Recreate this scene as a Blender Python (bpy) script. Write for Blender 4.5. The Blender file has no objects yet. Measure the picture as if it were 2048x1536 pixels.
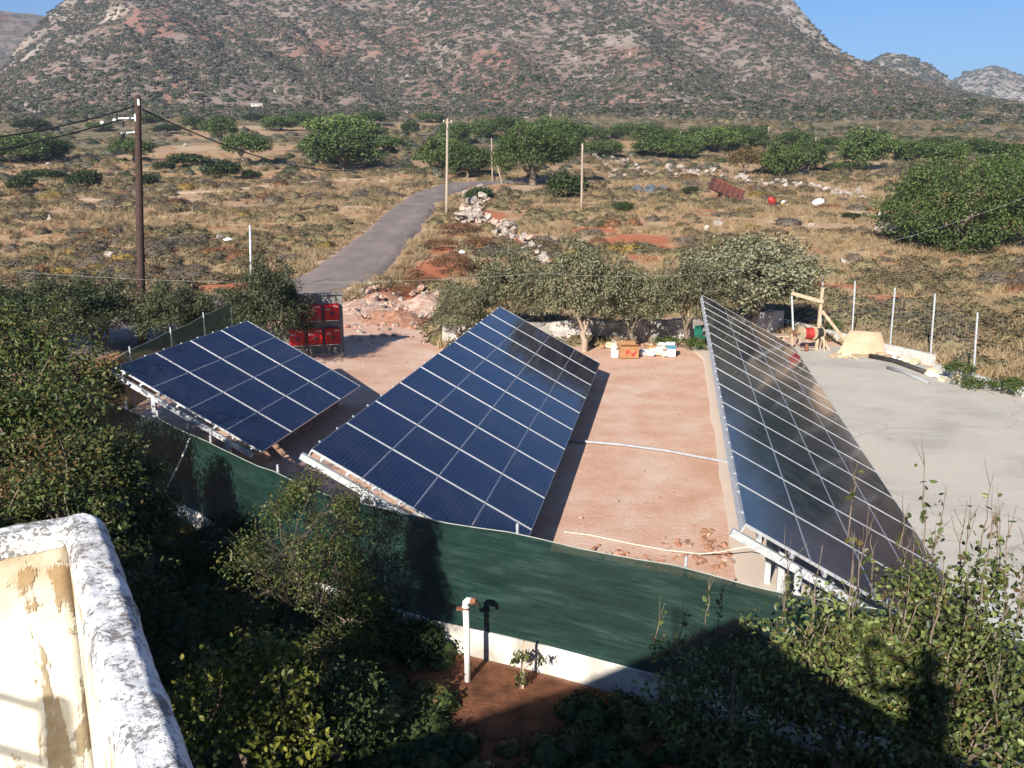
import bpy, math, random
import numpy as np
from mathutils import Vector, Matrix, Quaternion

# ------------------------------------------------------------------ camera, sky, sun, exposure
scene = bpy.context.scene
RAD = math.radians
CAM_H = 7.05
FPX = 1797.1                       # focal length in photograph pixels (2048 wide)
PITCH = RAD(13.277)
SUN_AZ, SUN_EL = 23.7, 27.0        # direction the light travels to (from +Y towards +X), elevation

cam_d = bpy.data.cameras.new("camera")
cam_d.sensor_width = 36.0
cam_d.lens = FPX / 2048 * 36.0
cam_d.clip_start = 0.05
cam_d.clip_end = 9000
cam = bpy.data.objects.new("camera", cam_d)
scene.collection.objects.link(cam)
cam.location = (0, 0, CAM_H)
cam.rotation_euler = (math.pi / 2 - PITCH, 0, 0)
scene.camera = cam

world = bpy.data.worlds.new("World")
scene.world = world
world.use_nodes = True
wn = world.node_tree
for n in list(wn.nodes):
    wn.nodes.remove(n)
sky = wn.nodes.new("ShaderNodeTexSky")
sky.sky_type = 'NISHITA'
sky.sun_disc = False
sky.sun_elevation = RAD(SUN_EL)
sky.sun_rotation = RAD(SUN_AZ + 180)
sky.altitude = 0
sky.air_density = 1.0
sky.dust_density = 0.0
sky.ozone_density = 10.0
bg = wn.nodes.new("ShaderNodeBackground")
bg.inputs["Strength"].default_value = 0.064
wo = wn.nodes.new("ShaderNodeOutputWorld")
wn.links.new(sky.outputs[0], bg.inputs["Color"])
wn.links.new(bg.outputs[0], wo.inputs["Surface"])

sun_d = bpy.data.lights.new("sun", 'SUN')
sun_d.energy = 5.0
sun_d.angle = RAD(0.55)
sun_d.color = (1.0, 0.93, 0.83)
sun = bpy.data.objects.new("sun", sun_d)
scene.collection.objects.link(sun)
SUN_DIR = Vector((math.sin(RAD(SUN_AZ)) * math.cos(RAD(SUN_EL)),
                  math.cos(RAD(SUN_AZ)) * math.cos(RAD(SUN_EL)), -math.sin(RAD(SUN_EL))))
sun.rotation_euler = SUN_DIR.to_track_quat('-Z', 'Y').to_euler()
sun.location = (-20, -40, 40)

scene.view_settings.view_transform = 'Standard'
scene.view_settings.look = 'None'
scene.view_settings.gamma = 1.0
scene.view_settings.exposure = 1.0
scene.view_settings.use_curve_mapping = False
scene.cycles.max_bounces = 6
scene.cycles.transparent_max_bounces = 24
scene.cycles.use_denoising = True
scene.cycles.volume_bounces = 0

COL = scene.collection
rng = np.random.default_rng(7)
random.seed(7)

# ------------------------------------------------------------------ object helpers
def tag(o, label=None, cat=None, group=None, kind=None):
    if label: o["label"] = label
    if cat: o["category"] = cat
    if group: o["group"] = group
    if kind: o["kind"] = kind
    return o

def empty(name, loc=(0, 0, 0), rz=0.0):
    o = bpy.data.objects.new(name, None)
    COL.objects.link(o)
    o.location = loc
    o.rotation_euler = (0, 0, rz)
    o.empty_display_size = 0.2
    return o

class MB:
    """collects shapes as numpy blocks; build() links them as one mesh object"""
    def __init__(self):
        self.v = []; self.f = []; self.n = 0; self.smooth = False
    def add(self, verts, faces):
        verts = np.asarray(verts, float).reshape(-1, 3)
        self.v.append(verts)
        for f in faces:
            self.f.append(tuple(i + self.n for i in f))
        self.n += len(verts)
        return self
    def box(self, c, s, R=None):
        x, y, z = s[0] / 2, s[1] / 2, s[2] / 2
        p = np.array([[-x, -y, -z], [x, -y, -z], [x, y, -z], [-x, y, -z], [-x, -y, z], [x, -y, z], [x, y, z], [-x, y, z]])
        if R is not None:
            p = p @ np.asarray(R).T
        return self.add(p + np.asarray(c), [(0, 3, 2, 1), (4, 5, 6, 7), (0, 1, 5, 4), (1, 2, 6, 5), (2, 3, 7, 6), (3, 0, 4, 7)])
    def beam(self, a, b, w, h, up=(0, 0, 1)):
        a = np.asarray(a, float); b = np.asarray(b, float)
        d = b - a; L = np.linalg.norm(d); d = d / L
        up = np.asarray(up, float)
        if abs(np.dot(d, up)) > 0.98: up = np.array([0, 1.0, 0])
        s = np.cross(d, up); s /= np.linalg.norm(s); u = np.cross(s, d)
        R = np.stack([s, d, u], axis=1)
        return self.box((a + b) / 2, (w, L, h), R)
    def tube(self, pts, rad, k=8, cap=True):
        pts = np.asarray(pts, float); m = len(pts)
        rad = np.broadcast_to(np.asarray(rad, float), (m,))
        t = np.gradient(pts, axis=0)
        t /= np.linalg.norm(t, axis=1)[:, None] + 1e-12
        ref = np.array([0.31, 0.95, 0.05]) if abs(t[0][2]) > 0.8 else np.array([0, 0, 1.0])
        vs = []
        for i in range(m):
            s = np.cross(t[i], ref); s /= np.linalg.norm(s) + 1e-12
            u = np.cross(s, t[i])
            a = np.arange(k) * 2 * math.pi / k
            vs.append(pts[i] + rad[i] * (np.cos(a)[:, None] * s + np.sin(a)[:, None] * u))
        fs = [(i * k + j, i * k + (j + 1) % k, (i + 1) * k + (j + 1) % k, (i + 1) * k + j) for i in range(m - 1) for j in range(k)]
        if cap:
            fs.append(tuple(range(k - 1, -1, -1))); fs.append(tuple((m - 1) * k + j for j in range(k)))
        return self.add(np.concatenate(vs), fs)
    def grid(self, P):
        """P: (m,n,3) array of points"""
        m, n = P.shape[:2]
        fs = [(i * n + j, i * n + j + 1, (i + 1) * n + j + 1, (i + 1) * n + j) for i in range(m - 1) for j in range(n - 1)]
        return self.add(P.reshape(-1, 3), fs)
    def mesh(self, name, mat, smooth=False):
        me = bpy.data.meshes.new(name)
        me.from_pydata(np.concatenate(self.v).tolist(), [], self.f)
        if mat: me.materials.append(mat)
        if smooth: me.polygons.foreach_set("use_smooth", [True] * len(me.polygons))
        me.update()
        return me
    def build(self, name, mat, parent=None, smooth=False, loc=None):
        return link(name, self.mesh(name, mat, smooth), parent, loc)

def link(name, me, parent=None, loc=None):
    o = bpy.data.objects.new(name, me)
    COL.objects.link(o)
    if parent is not None: o.parent = parent
    if loc is not None: o.location = loc
    return o

def quick_mesh(name, verts, loops, sizes, mat, smooth=False):
    """fast mesh from numpy: verts (n,3), flat loop indices, face sizes"""
    me = bpy.data.meshes.new(name)
    verts = np.ascontiguousarray(verts, dtype=np.float32)
    me.vertices.add(len(verts)); me.vertices.foreach_set("co", verts.ravel())
    me.loops.add(len(loops)); me.loops.foreach_set("vertex_index", np.asarray(loops, np.int32))
    st = np.concatenate([[0], np.cumsum(sizes)[:-1]]).astype(np.int32)
    me.polygons.add(len(sizes)); me.polygons.foreach_set("loop_start", st)
    me.polygons.foreach_set("loop_total", np.asarray(sizes, np.int32))
    if smooth: me.polygons.foreach_set("use_smooth", np.ones(len(sizes), bool))
    if mat: me.materials.append(mat)
    me.update(calc_edges=True); me.validate()
    return me

def copy_tree(o, parent=None):
    c = o.copy(); COL.objects.link(c); c.parent = parent
    for ch in list(o.children): copy_tree(ch, c)
    return c

# ------------------------------------------------------------------ noise and terrain
def _hash(ix, iy, s):
    v = np.sin(ix * 127.1 + iy * 311.7 + s * 74.7) * 43758.5453
    return v - np.floor(v)

def vnoise(x, y, s=0):
    x = np.asarray(x, float); y = np.asarray(y, float)
    ix = np.floor(x); iy = np.floor(y); fx = x - ix; fy = y - iy
    fx = fx * fx * (3 - 2 * fx); fy = fy * fy * (3 - 2 * fy)
    a = _hash(ix, iy, s); b = _hash(ix + 1, iy, s); c = _hash(ix, iy + 1, s); d = _hash(ix + 1, iy + 1, s)
    return a + (b - a) * fx + (c - a) * fy + (a - b - c + d) * fx * fy

def fbm(x, y, s=0, oct=4):
    t = 0; a = 0.5; f = 1.0
    for i in range(oct):
        t = t + a * vnoise(x * f, y * f, s + i * 3); a *= 0.5; f *= 2.03
    return t

def sstep(a, b, x):
    t = np.clip((np.asarray(x, float) - a) / (b - a), 0, 1)
    return t * t * (3 - 2 * t)

PROF_D = np.array([0, 45, 64, 80, 100, 125, 150, 170, 200, 300, 380, 420, 480, 600], float)
PROF_Z = np.array([0, 0, 0.55, 1.5, 3.0, 4.5, 6.0, 8.0, 11.0, 22.0, 32.0, 34.5, 35.5, 36.0], float)

def hground(x, y):
    x = np.asarray(x, float); y = np.asarray(y, float)
    d = np.sqrt(np.maximum(y, 0) ** 2 + (0.45 * x) ** 2)
    z = np.interp(d, PROF_D, PROF_Z)
    wild = sstep(40, 60, d)
    z = z + wild * (0.5 * (fbm(x / 14, y / 14, 1) - 0.47) + 0.16 * (vnoise(x / 2.1, y / 2.1, 9) - 0.5))
    z = z + sstep(150, 260, d) * 5.0 * (fbm(x / 60, y / 60, 5) - 0.47)
    z = z + 0.3 * sstep(3, 8, -x) * sstep(17, 25, y) * (1 - wild)
    return z

def pix_ray(px, py):
    a = (px - 1024) / FPX; b = -(py - 768) / FPX
    c, s = math.cos(PITCH), math.sin(PITCH)
    return np.array([a, c + b * s, -s + b * c])

def at(px, py, y):
    d = pix_ray(px, py); return np.array([0, 0, CAM_H]) + d * (y / d[1])

def onz(px, py, z):
    d = pix_ray(px, py); return np.array([0, 0, CAM_H]) + d * ((z - CAM_H) / d[2])

_TS = np.exp(np.linspace(math.log(4), math.log(700), 1600))
def G(px, py):
    """where the photograph's line of sight through (px, py) meets the terrain"""
    d = pix_ray(px, py)
    P = np.array([0, 0, CAM_H]) + d[None] * (_TS / d[1])[:, None]
    hit = np.nonzero(P[:, 2] < hground(P[:, 0], P[:, 1]))[0]
    i = hit[0] if len(hit) else len(_TS) - 1
    lo, hi = P[max(i - 1, 0)], P[i]
    for _ in range(14):
        m = (lo + hi) / 2
        if m[2] < hground(m[0], m[1]): hi = m
        else: lo = m
    return hi

def mpp(p):
    """metres per photograph pixel at a world point"""
    return (p[1] * math.cos(PITCH) - (p[2] - CAM_H) * math.sin(PITCH)) / FPX
# ------------------------------------------------------------------ materials
def new_mat(name):
    m = bpy.data.materials.new(name); m.use_nodes = True
    nt = m.node_tree
    for n in list(nt.nodes): nt.nodes.remove(n)
    out = nt.nodes.new("ShaderNodeOutputMaterial")
    p = nt.nodes.new("ShaderNodeBsdfPrincipled")
    nt.links.new(p.outputs[0], out.inputs["Surface"])
    return m, nt, p, out

def N(nt, t, **kw):
    n = nt.nodes.new(t)
    for k, v in kw.items():
        if k.startswith("i_"):
            key = k[2:].replace("_", " ")
            n.inputs[key].default_value = v
        else:
            setattr(n, k, v)
    return n

def ramp(nt, fac, stops, interp='LINEAR'):
    r = nt.nodes.new("ShaderNodeValToRGB")
    r.color_ramp.interpolation = interp
    el = r.color_ramp.elements
    while len(el) < len(stops): el.new(0.5)
    for e, (p, c) in zip(el, stops):
        e.position = p
        e.color = (c, c, c, 1) if isinstance(c, (int, float)) else (*c, 1)
    nt.links.new(fac, r.inputs[0])
    return r.outputs[0]

def mixc(nt, fac, a, b, mode='MIX'):
    m = nt.nodes.new("ShaderNodeMix"); m.data_type = 'RGBA'; m.blend_type = mode
    for sock, val in ((m.inputs[0], fac), (m.inputs[6], a), (m.inputs[7], b)):
        if isinstance(val, (int, float)): sock.default_value = val
        elif isinstance(val, tuple): sock.default_value = (*val, 1)
        else: nt.links.new(val, sock)
    return m.outputs[2]

def noise(nt, scale, detail=4, rough=0.55, vec=None, dist=0.0):
    n = nt.nodes.new("ShaderNodeTexNoise")
    n.inputs["Scale"].default_value = scale; n.inputs["Detail"].default_value = detail
    n.inputs["Roughness"].default_value = rough; n.inputs["Distortion"].default_value = dist
    if vec is not None: nt.links.new(vec, n.inputs["Vector"])
    return n.outputs["Fac"]

def wpos(nt):
    return nt.nodes.new("ShaderNodeNewGeometry").outputs["Position"]

def opos(nt):
    return nt.nodes.new("ShaderNodeTexCoord").outputs["Object"]

def bump(nt, p, h, strength=0.4, dist=0.02):
    b = nt.nodes.new("ShaderNodeBump")
    b.inputs["Strength"].default_value = strength; b.inputs["Distance"].default_value = dist
    nt.links.new(h, b.inputs["Height"]); nt.links.new(b.outputs[0], p.inputs["Normal"])

def mapped(nt, vec, scale):
    m = nt.nodes.new("ShaderNodeMapping"); m.inputs["Scale"].default_value = scale
    nt.links.new(vec, m.inputs["Vector"]); return m.outputs[0]

def simple(name, c1, c2=None, rough=0.7, scale=6.0, metal=0.0, bmp=0.0, spec=0.4, world_space=False, lo=0.35, hi=0.65, bdist=0.01):
    """two-tone noisy material"""
    m, nt, p, _ = new_mat(name)
    p.inputs["Roughness"].default_value = rough; p.inputs["Metallic"].default_value = metal
    p.inputs["Specular IOR Level"].default_value = spec
    vec = wpos(nt) if world_space else opos(nt)
    f = noise(nt, scale, 5, 0.6, vec)
    nt.links.new(ramp(nt, f, [(lo, c1), (hi, c2 or c1)]), p.inputs["Base Color"])
    if bmp: bump(nt, p, noise(nt, scale * 4, 4, 0.65, vec), bmp, bdist)
    return m

def leaf_mat(name, cols, transl=0.3, rough=0.55, spec=0.25):
    """cols: colours spread over the leaves at random; whole plant varies a little too"""
    m, nt, p, out = new_mat(name)
    geo = nt.nodes.new("ShaderNodeNewGeometry")
    n = len(cols)
    c = ramp(nt, geo.outputs["Random Per Island"], [((i + 0.5) / n, col) for i, col in enumerate(cols)])
    oi = nt.nodes.new("ShaderNodeObjectInfo")
    hs = nt.nodes.new("ShaderNodeHueSaturation")
    mr = N(nt, "ShaderNodeMapRange"); mr.inputs["To Min"].default_value = 0.78; mr.inputs["To Max"].default_value = 1.25
    nt.links.new(oi.outputs["Random"], mr.inputs["Value"]); nt.links.new(mr.outputs[0], hs.inputs["Value"])
    nt.links.new(c, hs.inputs["Color"])
    nt.links.new(hs.outputs[0], p.inputs["Base Color"])
    p.inputs["Roughness"].default_value = rough; p.inputs["Specular IOR Level"].default_value = spec
    if transl > 0:
        tr = nt.nodes.new("ShaderNodeBsdfTranslucent"); nt.links.new(hs.outputs[0], tr.inputs["Color"])
        mx = nt.nodes.new("ShaderNodeMixShader"); mx.inputs[0].default_value = transl
        nt.links.new(p.outputs[0], mx.inputs[1]); nt.links.new(tr.outputs[0], mx.inputs[2])
        nt.links.new(mx.outputs[0], out.inputs["Surface"])
    return m

def attr(nt, name):
    a = nt.nodes.new("ShaderNodeAttribute"); a.attribute_name = name
    return a.outputs["Fac"]

# ground: dry straw, red earth, pale gravel; masks are soil types stored on the mesh
def ground_material():
    m, nt, p, _ = new_mat("ground_soil")
    w = wpos(nt)
    big = noise(nt, 0.06, 4, 0.6, w, 0.6); mid = noise(nt, 0.45, 5, 0.65, w, 0.4); fine = noise(nt, 5.0, 5, 0.7, w)
    straw = ramp(nt, fine, [(0.3, (0.28, 0.19, 0.105)), (0.7, (0.46, 0.335, 0.195))])
    red = ramp(nt, fine, [(0.3, (0.22, 0.095, 0.05)), (0.7, (0.36, 0.18, 0.10))])
    pale = ramp(nt, fine, [(0.3, (0.36, 0.26, 0.17)), (0.7, (0.50, 0.38, 0.27))])
    c = mixc(nt, ramp(nt, mid, [(0.44, 0.0), (0.60, 1.0)]), straw, red)
    c = mixc(nt, ramp(nt, big, [(0.50, 0.0), (0.62, 0.8)]), c, pale)
    far = ramp(nt, noise(nt, 0.35, 6, 0.7, w), [(0.36, (0.085, 0.078, 0.042)), (0.5, (0.15, 0.12, 0.07)), (0.62, (0.27, 0.20, 0.125))])
    c = mixc(nt, attr(nt, "scrubby"), c, far)
    yard = ramp(nt, noise(nt, 0.7, 5, 0.65, w), [(0.34, (0.50, 0.295, 0.205)), (0.5, (0.565, 0.365, 0.27)), (0.66, (0.61, 0.45, 0.355))])
    yard = mixc(nt, ramp(nt, noise(nt, 22, 3, 0.7, w), [(0.62, 0.0), (0.72, 0.35)]), yard, (0.55, 0.42, 0.34))
    c = mixc(nt, attr(nt, "yard"), c, yard)
    rs = ramp(nt, fine, [(0.3, (0.30, 0.095, 0.045)), (0.7, (0.43, 0.17, 0.09))])
    c = mixc(nt, attr(nt, "red"), c, rs)
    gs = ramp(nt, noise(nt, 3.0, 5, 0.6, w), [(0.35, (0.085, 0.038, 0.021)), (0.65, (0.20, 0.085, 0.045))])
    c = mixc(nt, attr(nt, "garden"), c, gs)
    nt.links.new(c, p.inputs["Base Color"])
    p.inputs["Roughness"].default_value = 0.95; p.inputs["Specular IOR Level"].default_value = 0.1
    bump(nt, p, noise(nt, 9, 6, 0.75, w), 0.6, 0.06)
    return m

def mountain_material(name, c_rock, c_soil, c_red, veg, sc=1.0):
    m, nt, p, _ = new_mat(name)
    w = wpos(nt)
    rock = noise(nt, 0.05 * sc, 7, 0.72, w, 0.5)
    base = ramp(nt, rock, [(0.40, c_soil), (0.56, c_rock)])
    redm = noise(nt, 0.011 * sc, 5, 0.6, w, 0.8)
    base = mixc(nt, ramp(nt, redm, [(0.50, 0.0), (0.62, 0.85)]), base, c_red)
    vg = noise(nt, 0.16 * sc, 5, 0.7, w)
    base = mixc(nt, ramp(nt, vg, [(0.50, 0.0), (0.58, 1.0)]), base, veg)
    steep = nt.nodes.new("ShaderNodeNewGeometry")
    sx = nt.nodes.new("ShaderNodeSeparateXYZ"); nt.links.new(steep.outputs["Normal"], sx.inputs[0])
    base = mixc(nt, ramp(nt, sx.outputs[2], [(0.55, 1.0), (0.78, 0.0)]), base, ramp(nt, noise(nt, 0.13 * sc, 6, 0.7, w), [(0.35, (0.20, 0.15, 0.11)), (0.6, (0.42, 0.37, 0.31))]))
    nt.links.new(base, p.inputs["Base Color"])
    p.inputs["Roughness"].default_value = 1.0; p.inputs["Specular IOR Level"].default_value = 0.05
    bump(nt, p, noise(nt, 0.5 * sc, 5, 0.75, w), 0.5, 1.2 / sc)
    rk = ramp(nt, noise(nt, 0.10 * sc, 6, 0.72, w, 1.0), [(0.35, (0.17, 0.13, 0.10)), (0.48, (0.29, 0.245, 0.205)), (0.62, (0.38, 0.34, 0.295))])
    base2 = mixc(nt, attr(nt, "bare_rock"), base, rk)
    nt.links.new(base2, p.inputs["Base Color"])
    return m

def asphalt_material():
    m, nt, p, _ = new_mat("old_asphalt")
    w = wpos(nt)
    f = noise(nt, 0.5, 5, 0.6, mapped(nt, w, (1, 0.25, 1)))
    c = ramp(nt, f, [(0.35, (0.125, 0.094, 0.080)), (0.65, (0.205, 0.158, 0.134))])
    c = mixc(nt, ramp(nt, noise(nt, 30, 3, 0.7, w), [(0.4, 0.0), (0.7, 0.35)]), c, (0.22, 0.2, 0.18))
    c = mixc(nt, ramp(nt, noise(nt, 1.3, 6, 0.75, w, 1.2), [(0.52, 0.0), (0.66, 0.5)]), c, (0.25, 0.205, 0.18))
    nt.links.new(c, p.inputs["Base Color"]); p.inputs["Roughness"].default_value = 0.9
    bump(nt, p, noise(nt, 40, 3, 0.7, w), 0.4, 0.01)
    return m

def slab_material():
    m, nt, p, _ = new_mat("poured_concrete_slab")
    w = wpos(nt)
    f = noise(nt, 0.35, 5, 0.6, w, 0.8)
    c = ramp(nt, f, [(0.34, (0.36, 0.33, 0.28)), (0.5, (0.44, 0.405, 0.345)), (0.68, (0.48, 0.42, 0.345))])
    c = mixc(nt, ramp(nt, noise(nt, 1.6, 6, 0.7, mapped(nt, w, (0.5, 1.4, 1))), [(0.45, 0.0), (0.7, 0.45)]), c, (0.50, 0.475, 0.42))
    cv = nt.nodes.new("ShaderNodeTexVoronoi"); cv.feature = "DISTANCE_TO_EDGE"; cv.inputs["Scale"].default_value = 0.22
    dn = nt.nodes.new("ShaderNodeTexNoise"); dn.inputs["Scale"].default_value = 0.9; dn.inputs["Detail"].default_value = 5; nt.links.new(w, dn.inputs["Vector"])
    ad = nt.nodes.new("ShaderNodeVectorMath"); ad.operation = "ADD"; nt.links.new(w, ad.inputs[0]); nt.links.new(dn.outputs["Color"], ad.inputs[1]); nt.links.new(ad.outputs[0], cv.inputs["Vector"])
    c = mixc(nt, attr(nt, "fresh"), c, (0.48, 0.465, 0.42))
    c = mixc(nt, ramp(nt, cv.outputs["Distance"], [(0.0, 0.55), (0.006, 0.0)]), c, (0.20, 0.18, 0.16))
    c = mixc(nt, ramp(nt, noise(nt, 0.8, 6, 0.75, mapped(nt, w, (0.25, 1.0, 1)), 1.0), [(0.55, 0.0), (0.72, 0.4)]), c, (0.30, 0.265, 0.225))
    c = mixc(nt, attr(nt, "dust"), c, (0.57, 0.45, 0.36))
    c = mixc(nt, ramp(nt, noise(nt, 14, 4, 0.7, w), [(0.5, 0.0), (0.8, 0.25)]), c, (0.30, 0.27, 0.24))
    nt.links.new(c, p.inputs["Base Color"]); p.inputs["Roughness"].default_value = 0.9
    p.inputs["Specular IOR Level"].default_value = 0.2
    bump(nt, p, noise(nt, 25, 4, 0.7, w), 0.25, 0.01)
    return m

def limewash_material():
    """flaking whitewash over grey cement, heavy relief"""
    m, nt, p, _ = new_mat("flaking_whitewash")
    w = wpos(nt)
    a = noise(nt, 14, 6, 0.75, w, 0.4); b = noise(nt, 95, 5, 0.8, w); g = noise(nt, 2.6, 4, 0.6, w)
    flake = ramp(nt, mixc(nt, 0.5, a, b), [(0.41, 0.0), (0.48, 1.0)])
    cement = ramp(nt, b, [(0.3, (0.28, 0.24, 0.225)), (0.7, (0.46, 0.41, 0.385))])
    white = ramp(nt, a, [(0.3, (0.66, 0.66, 0.65)), (0.6, (0.82, 0.82, 0.81))])
    c = mixc(nt, flake, cement, white)
    c = mixc(nt, ramp(nt, g, [(0.52, 0.0), (0.68, 0.6)]), c, (0.40, 0.35, 0.30))
    c = mixc(nt, ramp(nt, noise(nt, 16, 4, 0.6, w), [(0.70, 0.0), (0.78, 0.5)]), c, (0.20, 0.18, 0.16))
    nt.links.new(c, p.inputs["Base Color"]); p.inputs["Roughness"].default_value = 0.92
    p.inputs["Specular IOR Level"].default_value = 0.15
    bump(nt, p, mixc(nt, 0.45, flake, b), 1.0, 0.012)
    return m

def peeling_material():
    """cream paint with ochre stains and runs on the inside of the parapet"""
    m, nt, p, _ = new_mat("peeling_cream_paint")
    w = wpos(nt)
    drip = noise(nt, 6, 5, 0.6, mapped(nt, w, (3.2, 3.2, 0.35)), 0.6)
    blot = noise(nt, 4.5, 6, 0.62, w, 0.6)
    peel = ramp(nt, mixc(nt, 0.45, blot, drip), [(0.52, 0.0), (0.55, 1.0)])
    paint = ramp(nt, noise(nt, 12, 4, 0.6, w), [(0.3, (0.60, 0.55, 0.43)), (0.65, (0.72, 0.69, 0.61))])
    under = ramp(nt, noise(nt, 20, 5, 0.7, w), [(0.3, (0.26, 0.20, 0.12)), (0.7, (0.40, 0.325, 0.225))])
    c = mixc(nt, peel, paint, under)
    sz = nt.nodes.new("ShaderNodeSeparateXYZ"); nt.links.new(w, sz.inputs[0])
    mr = N(nt, "ShaderNodeMapRange"); mr.inputs["From Min"].default_value = 6.12; mr.inputs["From Max"].default_value = 6.34
    nt.links.new(sz.outputs[2], mr.inputs["Value"])
    top = mixc(nt, 1.0, mr.outputs[0], ramp(nt, blot, [(0.3, 0.0), (0.6, 1.0)]), 'MULTIPLY')
    c = mixc(nt, top, c, (0.33, 0.19, 0.06))
    nt.links.new(c, p.inputs["Base Color"]); p.inputs["Roughness"].default_value = 0.85
    p.inputs["Specular IOR Level"].default_value = 0.2
    bump(nt, p, mixc(nt, 0.3, peel, noise(nt, 70, 4, 0.7, w)), 0.7, 0.006)
    return m

def pv_material():
    m, nt, p, _ = new_mat("solar_cells")
    tc = nt.nodes.new("ShaderNodeTexCoord")
    sp = nt.nodes.new("ShaderNodeSeparateXYZ"); nt.links.new(tc.outputs["Object"], sp.inputs[0])
    # x along the module (1.67), y across (1.0): bus bars run along x, cell gaps both ways
    def lines(sock, period, off, width):
        a = N(nt, "ShaderNodeMath", operation='ADD'); nt.links.new(sock, a.inputs[0]); a.inputs[1].default_value = off
        b = N(nt, "ShaderNodeMath", operation='MODULO'); nt.links.new(a.outputs[0], b.inputs[0]); b.inputs[1].default_value = period
        c = N(nt, "ShaderNodeMath", operation='LESS_THAN'); nt.links.new(b.outputs[0], c.inputs[0]); c.inputs[1].default_value = width
        return c.outputs[0]
    cellv = nt.nodes.new("ShaderNodeTexVoronoi"); cellv.feature = 'F1'; cellv.inputs["Scale"].default_value = 1.0
    nt.links.new(mapped(nt, tc.outputs["Object"], (6.3, 6.3, 0.0)), cellv.inputs["Vector"])
    oi = nt.nodes.new("ShaderNodeObjectInfo")
    c = mixc(nt, cellv.outputs["Color"], (0.0055, 0.0085, 0.034), (0.0085, 0.014, 0.052))
    c = mixc(nt, oi.outputs["Random"], c, (0.007, 0.010, 0.034))
    bus = lines(sp.outputs[1], 0.159, 10.0 + 0.04, 0.005)
    bus2 = lines(sp.outputs[1], 0.159, 10.0 - 0.04, 0.005)
    gap = lines(sp.outputs[0], 0.159, 10.0, 0.005)
    c = mixc(nt, bus, c, (0.050, 0.056, 0.085)); c = mixc(nt, bus2, c, (0.050, 0.056, 0.085)); c = mixc(nt, gap, c, (0.013, 0.017, 0.05))
    c = mixc(nt, ramp(nt, noise(nt, 1.4, 5, 0.65, wpos(nt)), [(0.45, 0.0), (0.75, 0.10)]), c, (0.20, 0.15, 0.12))
    nt.links.new(c, p.inputs["Base Color"])
    p.inputs["Roughness"].default_value = 0.09; p.inputs["IOR"].default_value = 1.45
    rr = ramp(nt, noise(nt, 3.0, 4, 0.6, wpos(nt)), [(0.3, 0.06), (0.7, 0.16)])
    nt.links.new(rr, p.inputs["Roughness"])
    return m

def net_material():
    m, nt, p, out = new_mat("green_shade_net")
    w = wpos(nt)
    f = noise(nt, 1.1, 4, 0.6, mapped(nt, w, (1, 1, 5)), 0.8)
    f2 = noise(nt, 4.0, 5, 0.7, mapped(nt, w, (0.5, 0.5, 7)), 0.5)
    c = ramp(nt, mixc(nt, 0.5, f, f2), [(0.36, (0.005, 0.020, 0.015)), (0.52, (0.010, 0.036, 0.027)), (0.62, (0.026, 0.060, 0.048))])
    nt.links.new(c, p.inputs["Base Color"]); p.inputs["Roughness"].default_value = 0.55
    p.inputs["Specular IOR Level"].default_value = 0.3
    tl = nt.nodes.new("ShaderNodeBsdfTranslucent"); nt.links.new(c, tl.inputs["Color"])
    m1 = nt.nodes.new("ShaderNodeMixShader"); m1.inputs[0].default_value = 0.25
    nt.links.new(p.outputs[0], m1.inputs[1]); nt.links.new(tl.outputs[0], m1.inputs[2])
    tp = nt.nodes.new("ShaderNodeBsdfTransparent")
    m2 = nt.nodes.new("ShaderNodeMixShader")
    wv = nt.nodes.new("ShaderNodeTexNoise"); wv.inputs["Scale"].default_value = 120
    nt.links.new(w, wv.inputs["Vector"])
    nt.links.new(ramp(nt, wv.outputs["Fac"], [(0.3, 0.05), (0.7, 0.14)]), m2.inputs[0])
    nt.links.new(m1.outputs[0], m2.inputs[1]); nt.links.new(tp.outputs[0], m2.inputs[2])
    nt.links.new(m2.outputs[0], out.inputs["Surface"])
    bump(nt, p, noise(nt, 3.0, 4, 0.6, mapped(nt, w, (1, 1, 6))), 0.5, 0.02)
    return m

MT = {}
MT["ground"] = ground_material()
MT["mountain"] = mountain_material("mountain_slope", (0.235, 0.185, 0.16), (0.195, 0.138, 0.115), (0.235, 0.118, 0.088), (0.080, 0.078, 0.060))
MT["hill"] = mountain_material("far_hill_slope", (0.38, 0.33, 0.29), (0.27, 0.22, 0.17), (0.27, 0.20, 0.15), (0.085, 0.095, 0.062), 0.7)
MT["ravine_shade"] = mountain_material("ravine_shade_slope", (0.20, 0.15, 0.12), (0.12, 0.085, 0.06), (0.20, 0.075, 0.05), (0.045, 0.05, 0.03), 0.7)  # darker hill slope: the ravine's shade is put into these colours
MT["asphalt"] = asphalt_material()
MT["slab"] = slab_material()
MT["limewash"] = limewash_material()
MT["peeling"] = peeling_material()
MT["pv"] = pv_material()
MT["net"] = net_material()
MT["alu"] = simple("aluminium_frame", (0.60, 0.61, 0.62), (0.70, 0.71, 0.72), rough=0.5, metal=0.85, scale=20)
MT["galv"] = simple("galvanised_steel", (0.42, 0.44, 0.45), (0.60, 0.62, 0.63), rough=0.5, metal=0.4, scale=14)
MT["track"] = simple("dirt_track", (0.40, 0.29, 0.19), (0.55, 0.42, 0.30), rough=0.95, scale=2.0, bmp=0.4, spec=0.1, world_space=True)
MT["white_con"] = simple("pale_concrete", (0.38, 0.37, 0.345), (0.52, 0.51, 0.485), rough=0.85, scale=3, bmp=0.3, spec=0.2, world_space=True)
MT["kerb_con"] = simple("stained_concrete", (0.33, 0.30, 0.26), (0.58, 0.55, 0.50), rough=0.9, scale=1.6, bmp=0.4, spec=0.2, world_space=True, lo=0.36, hi=0.55)
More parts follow.
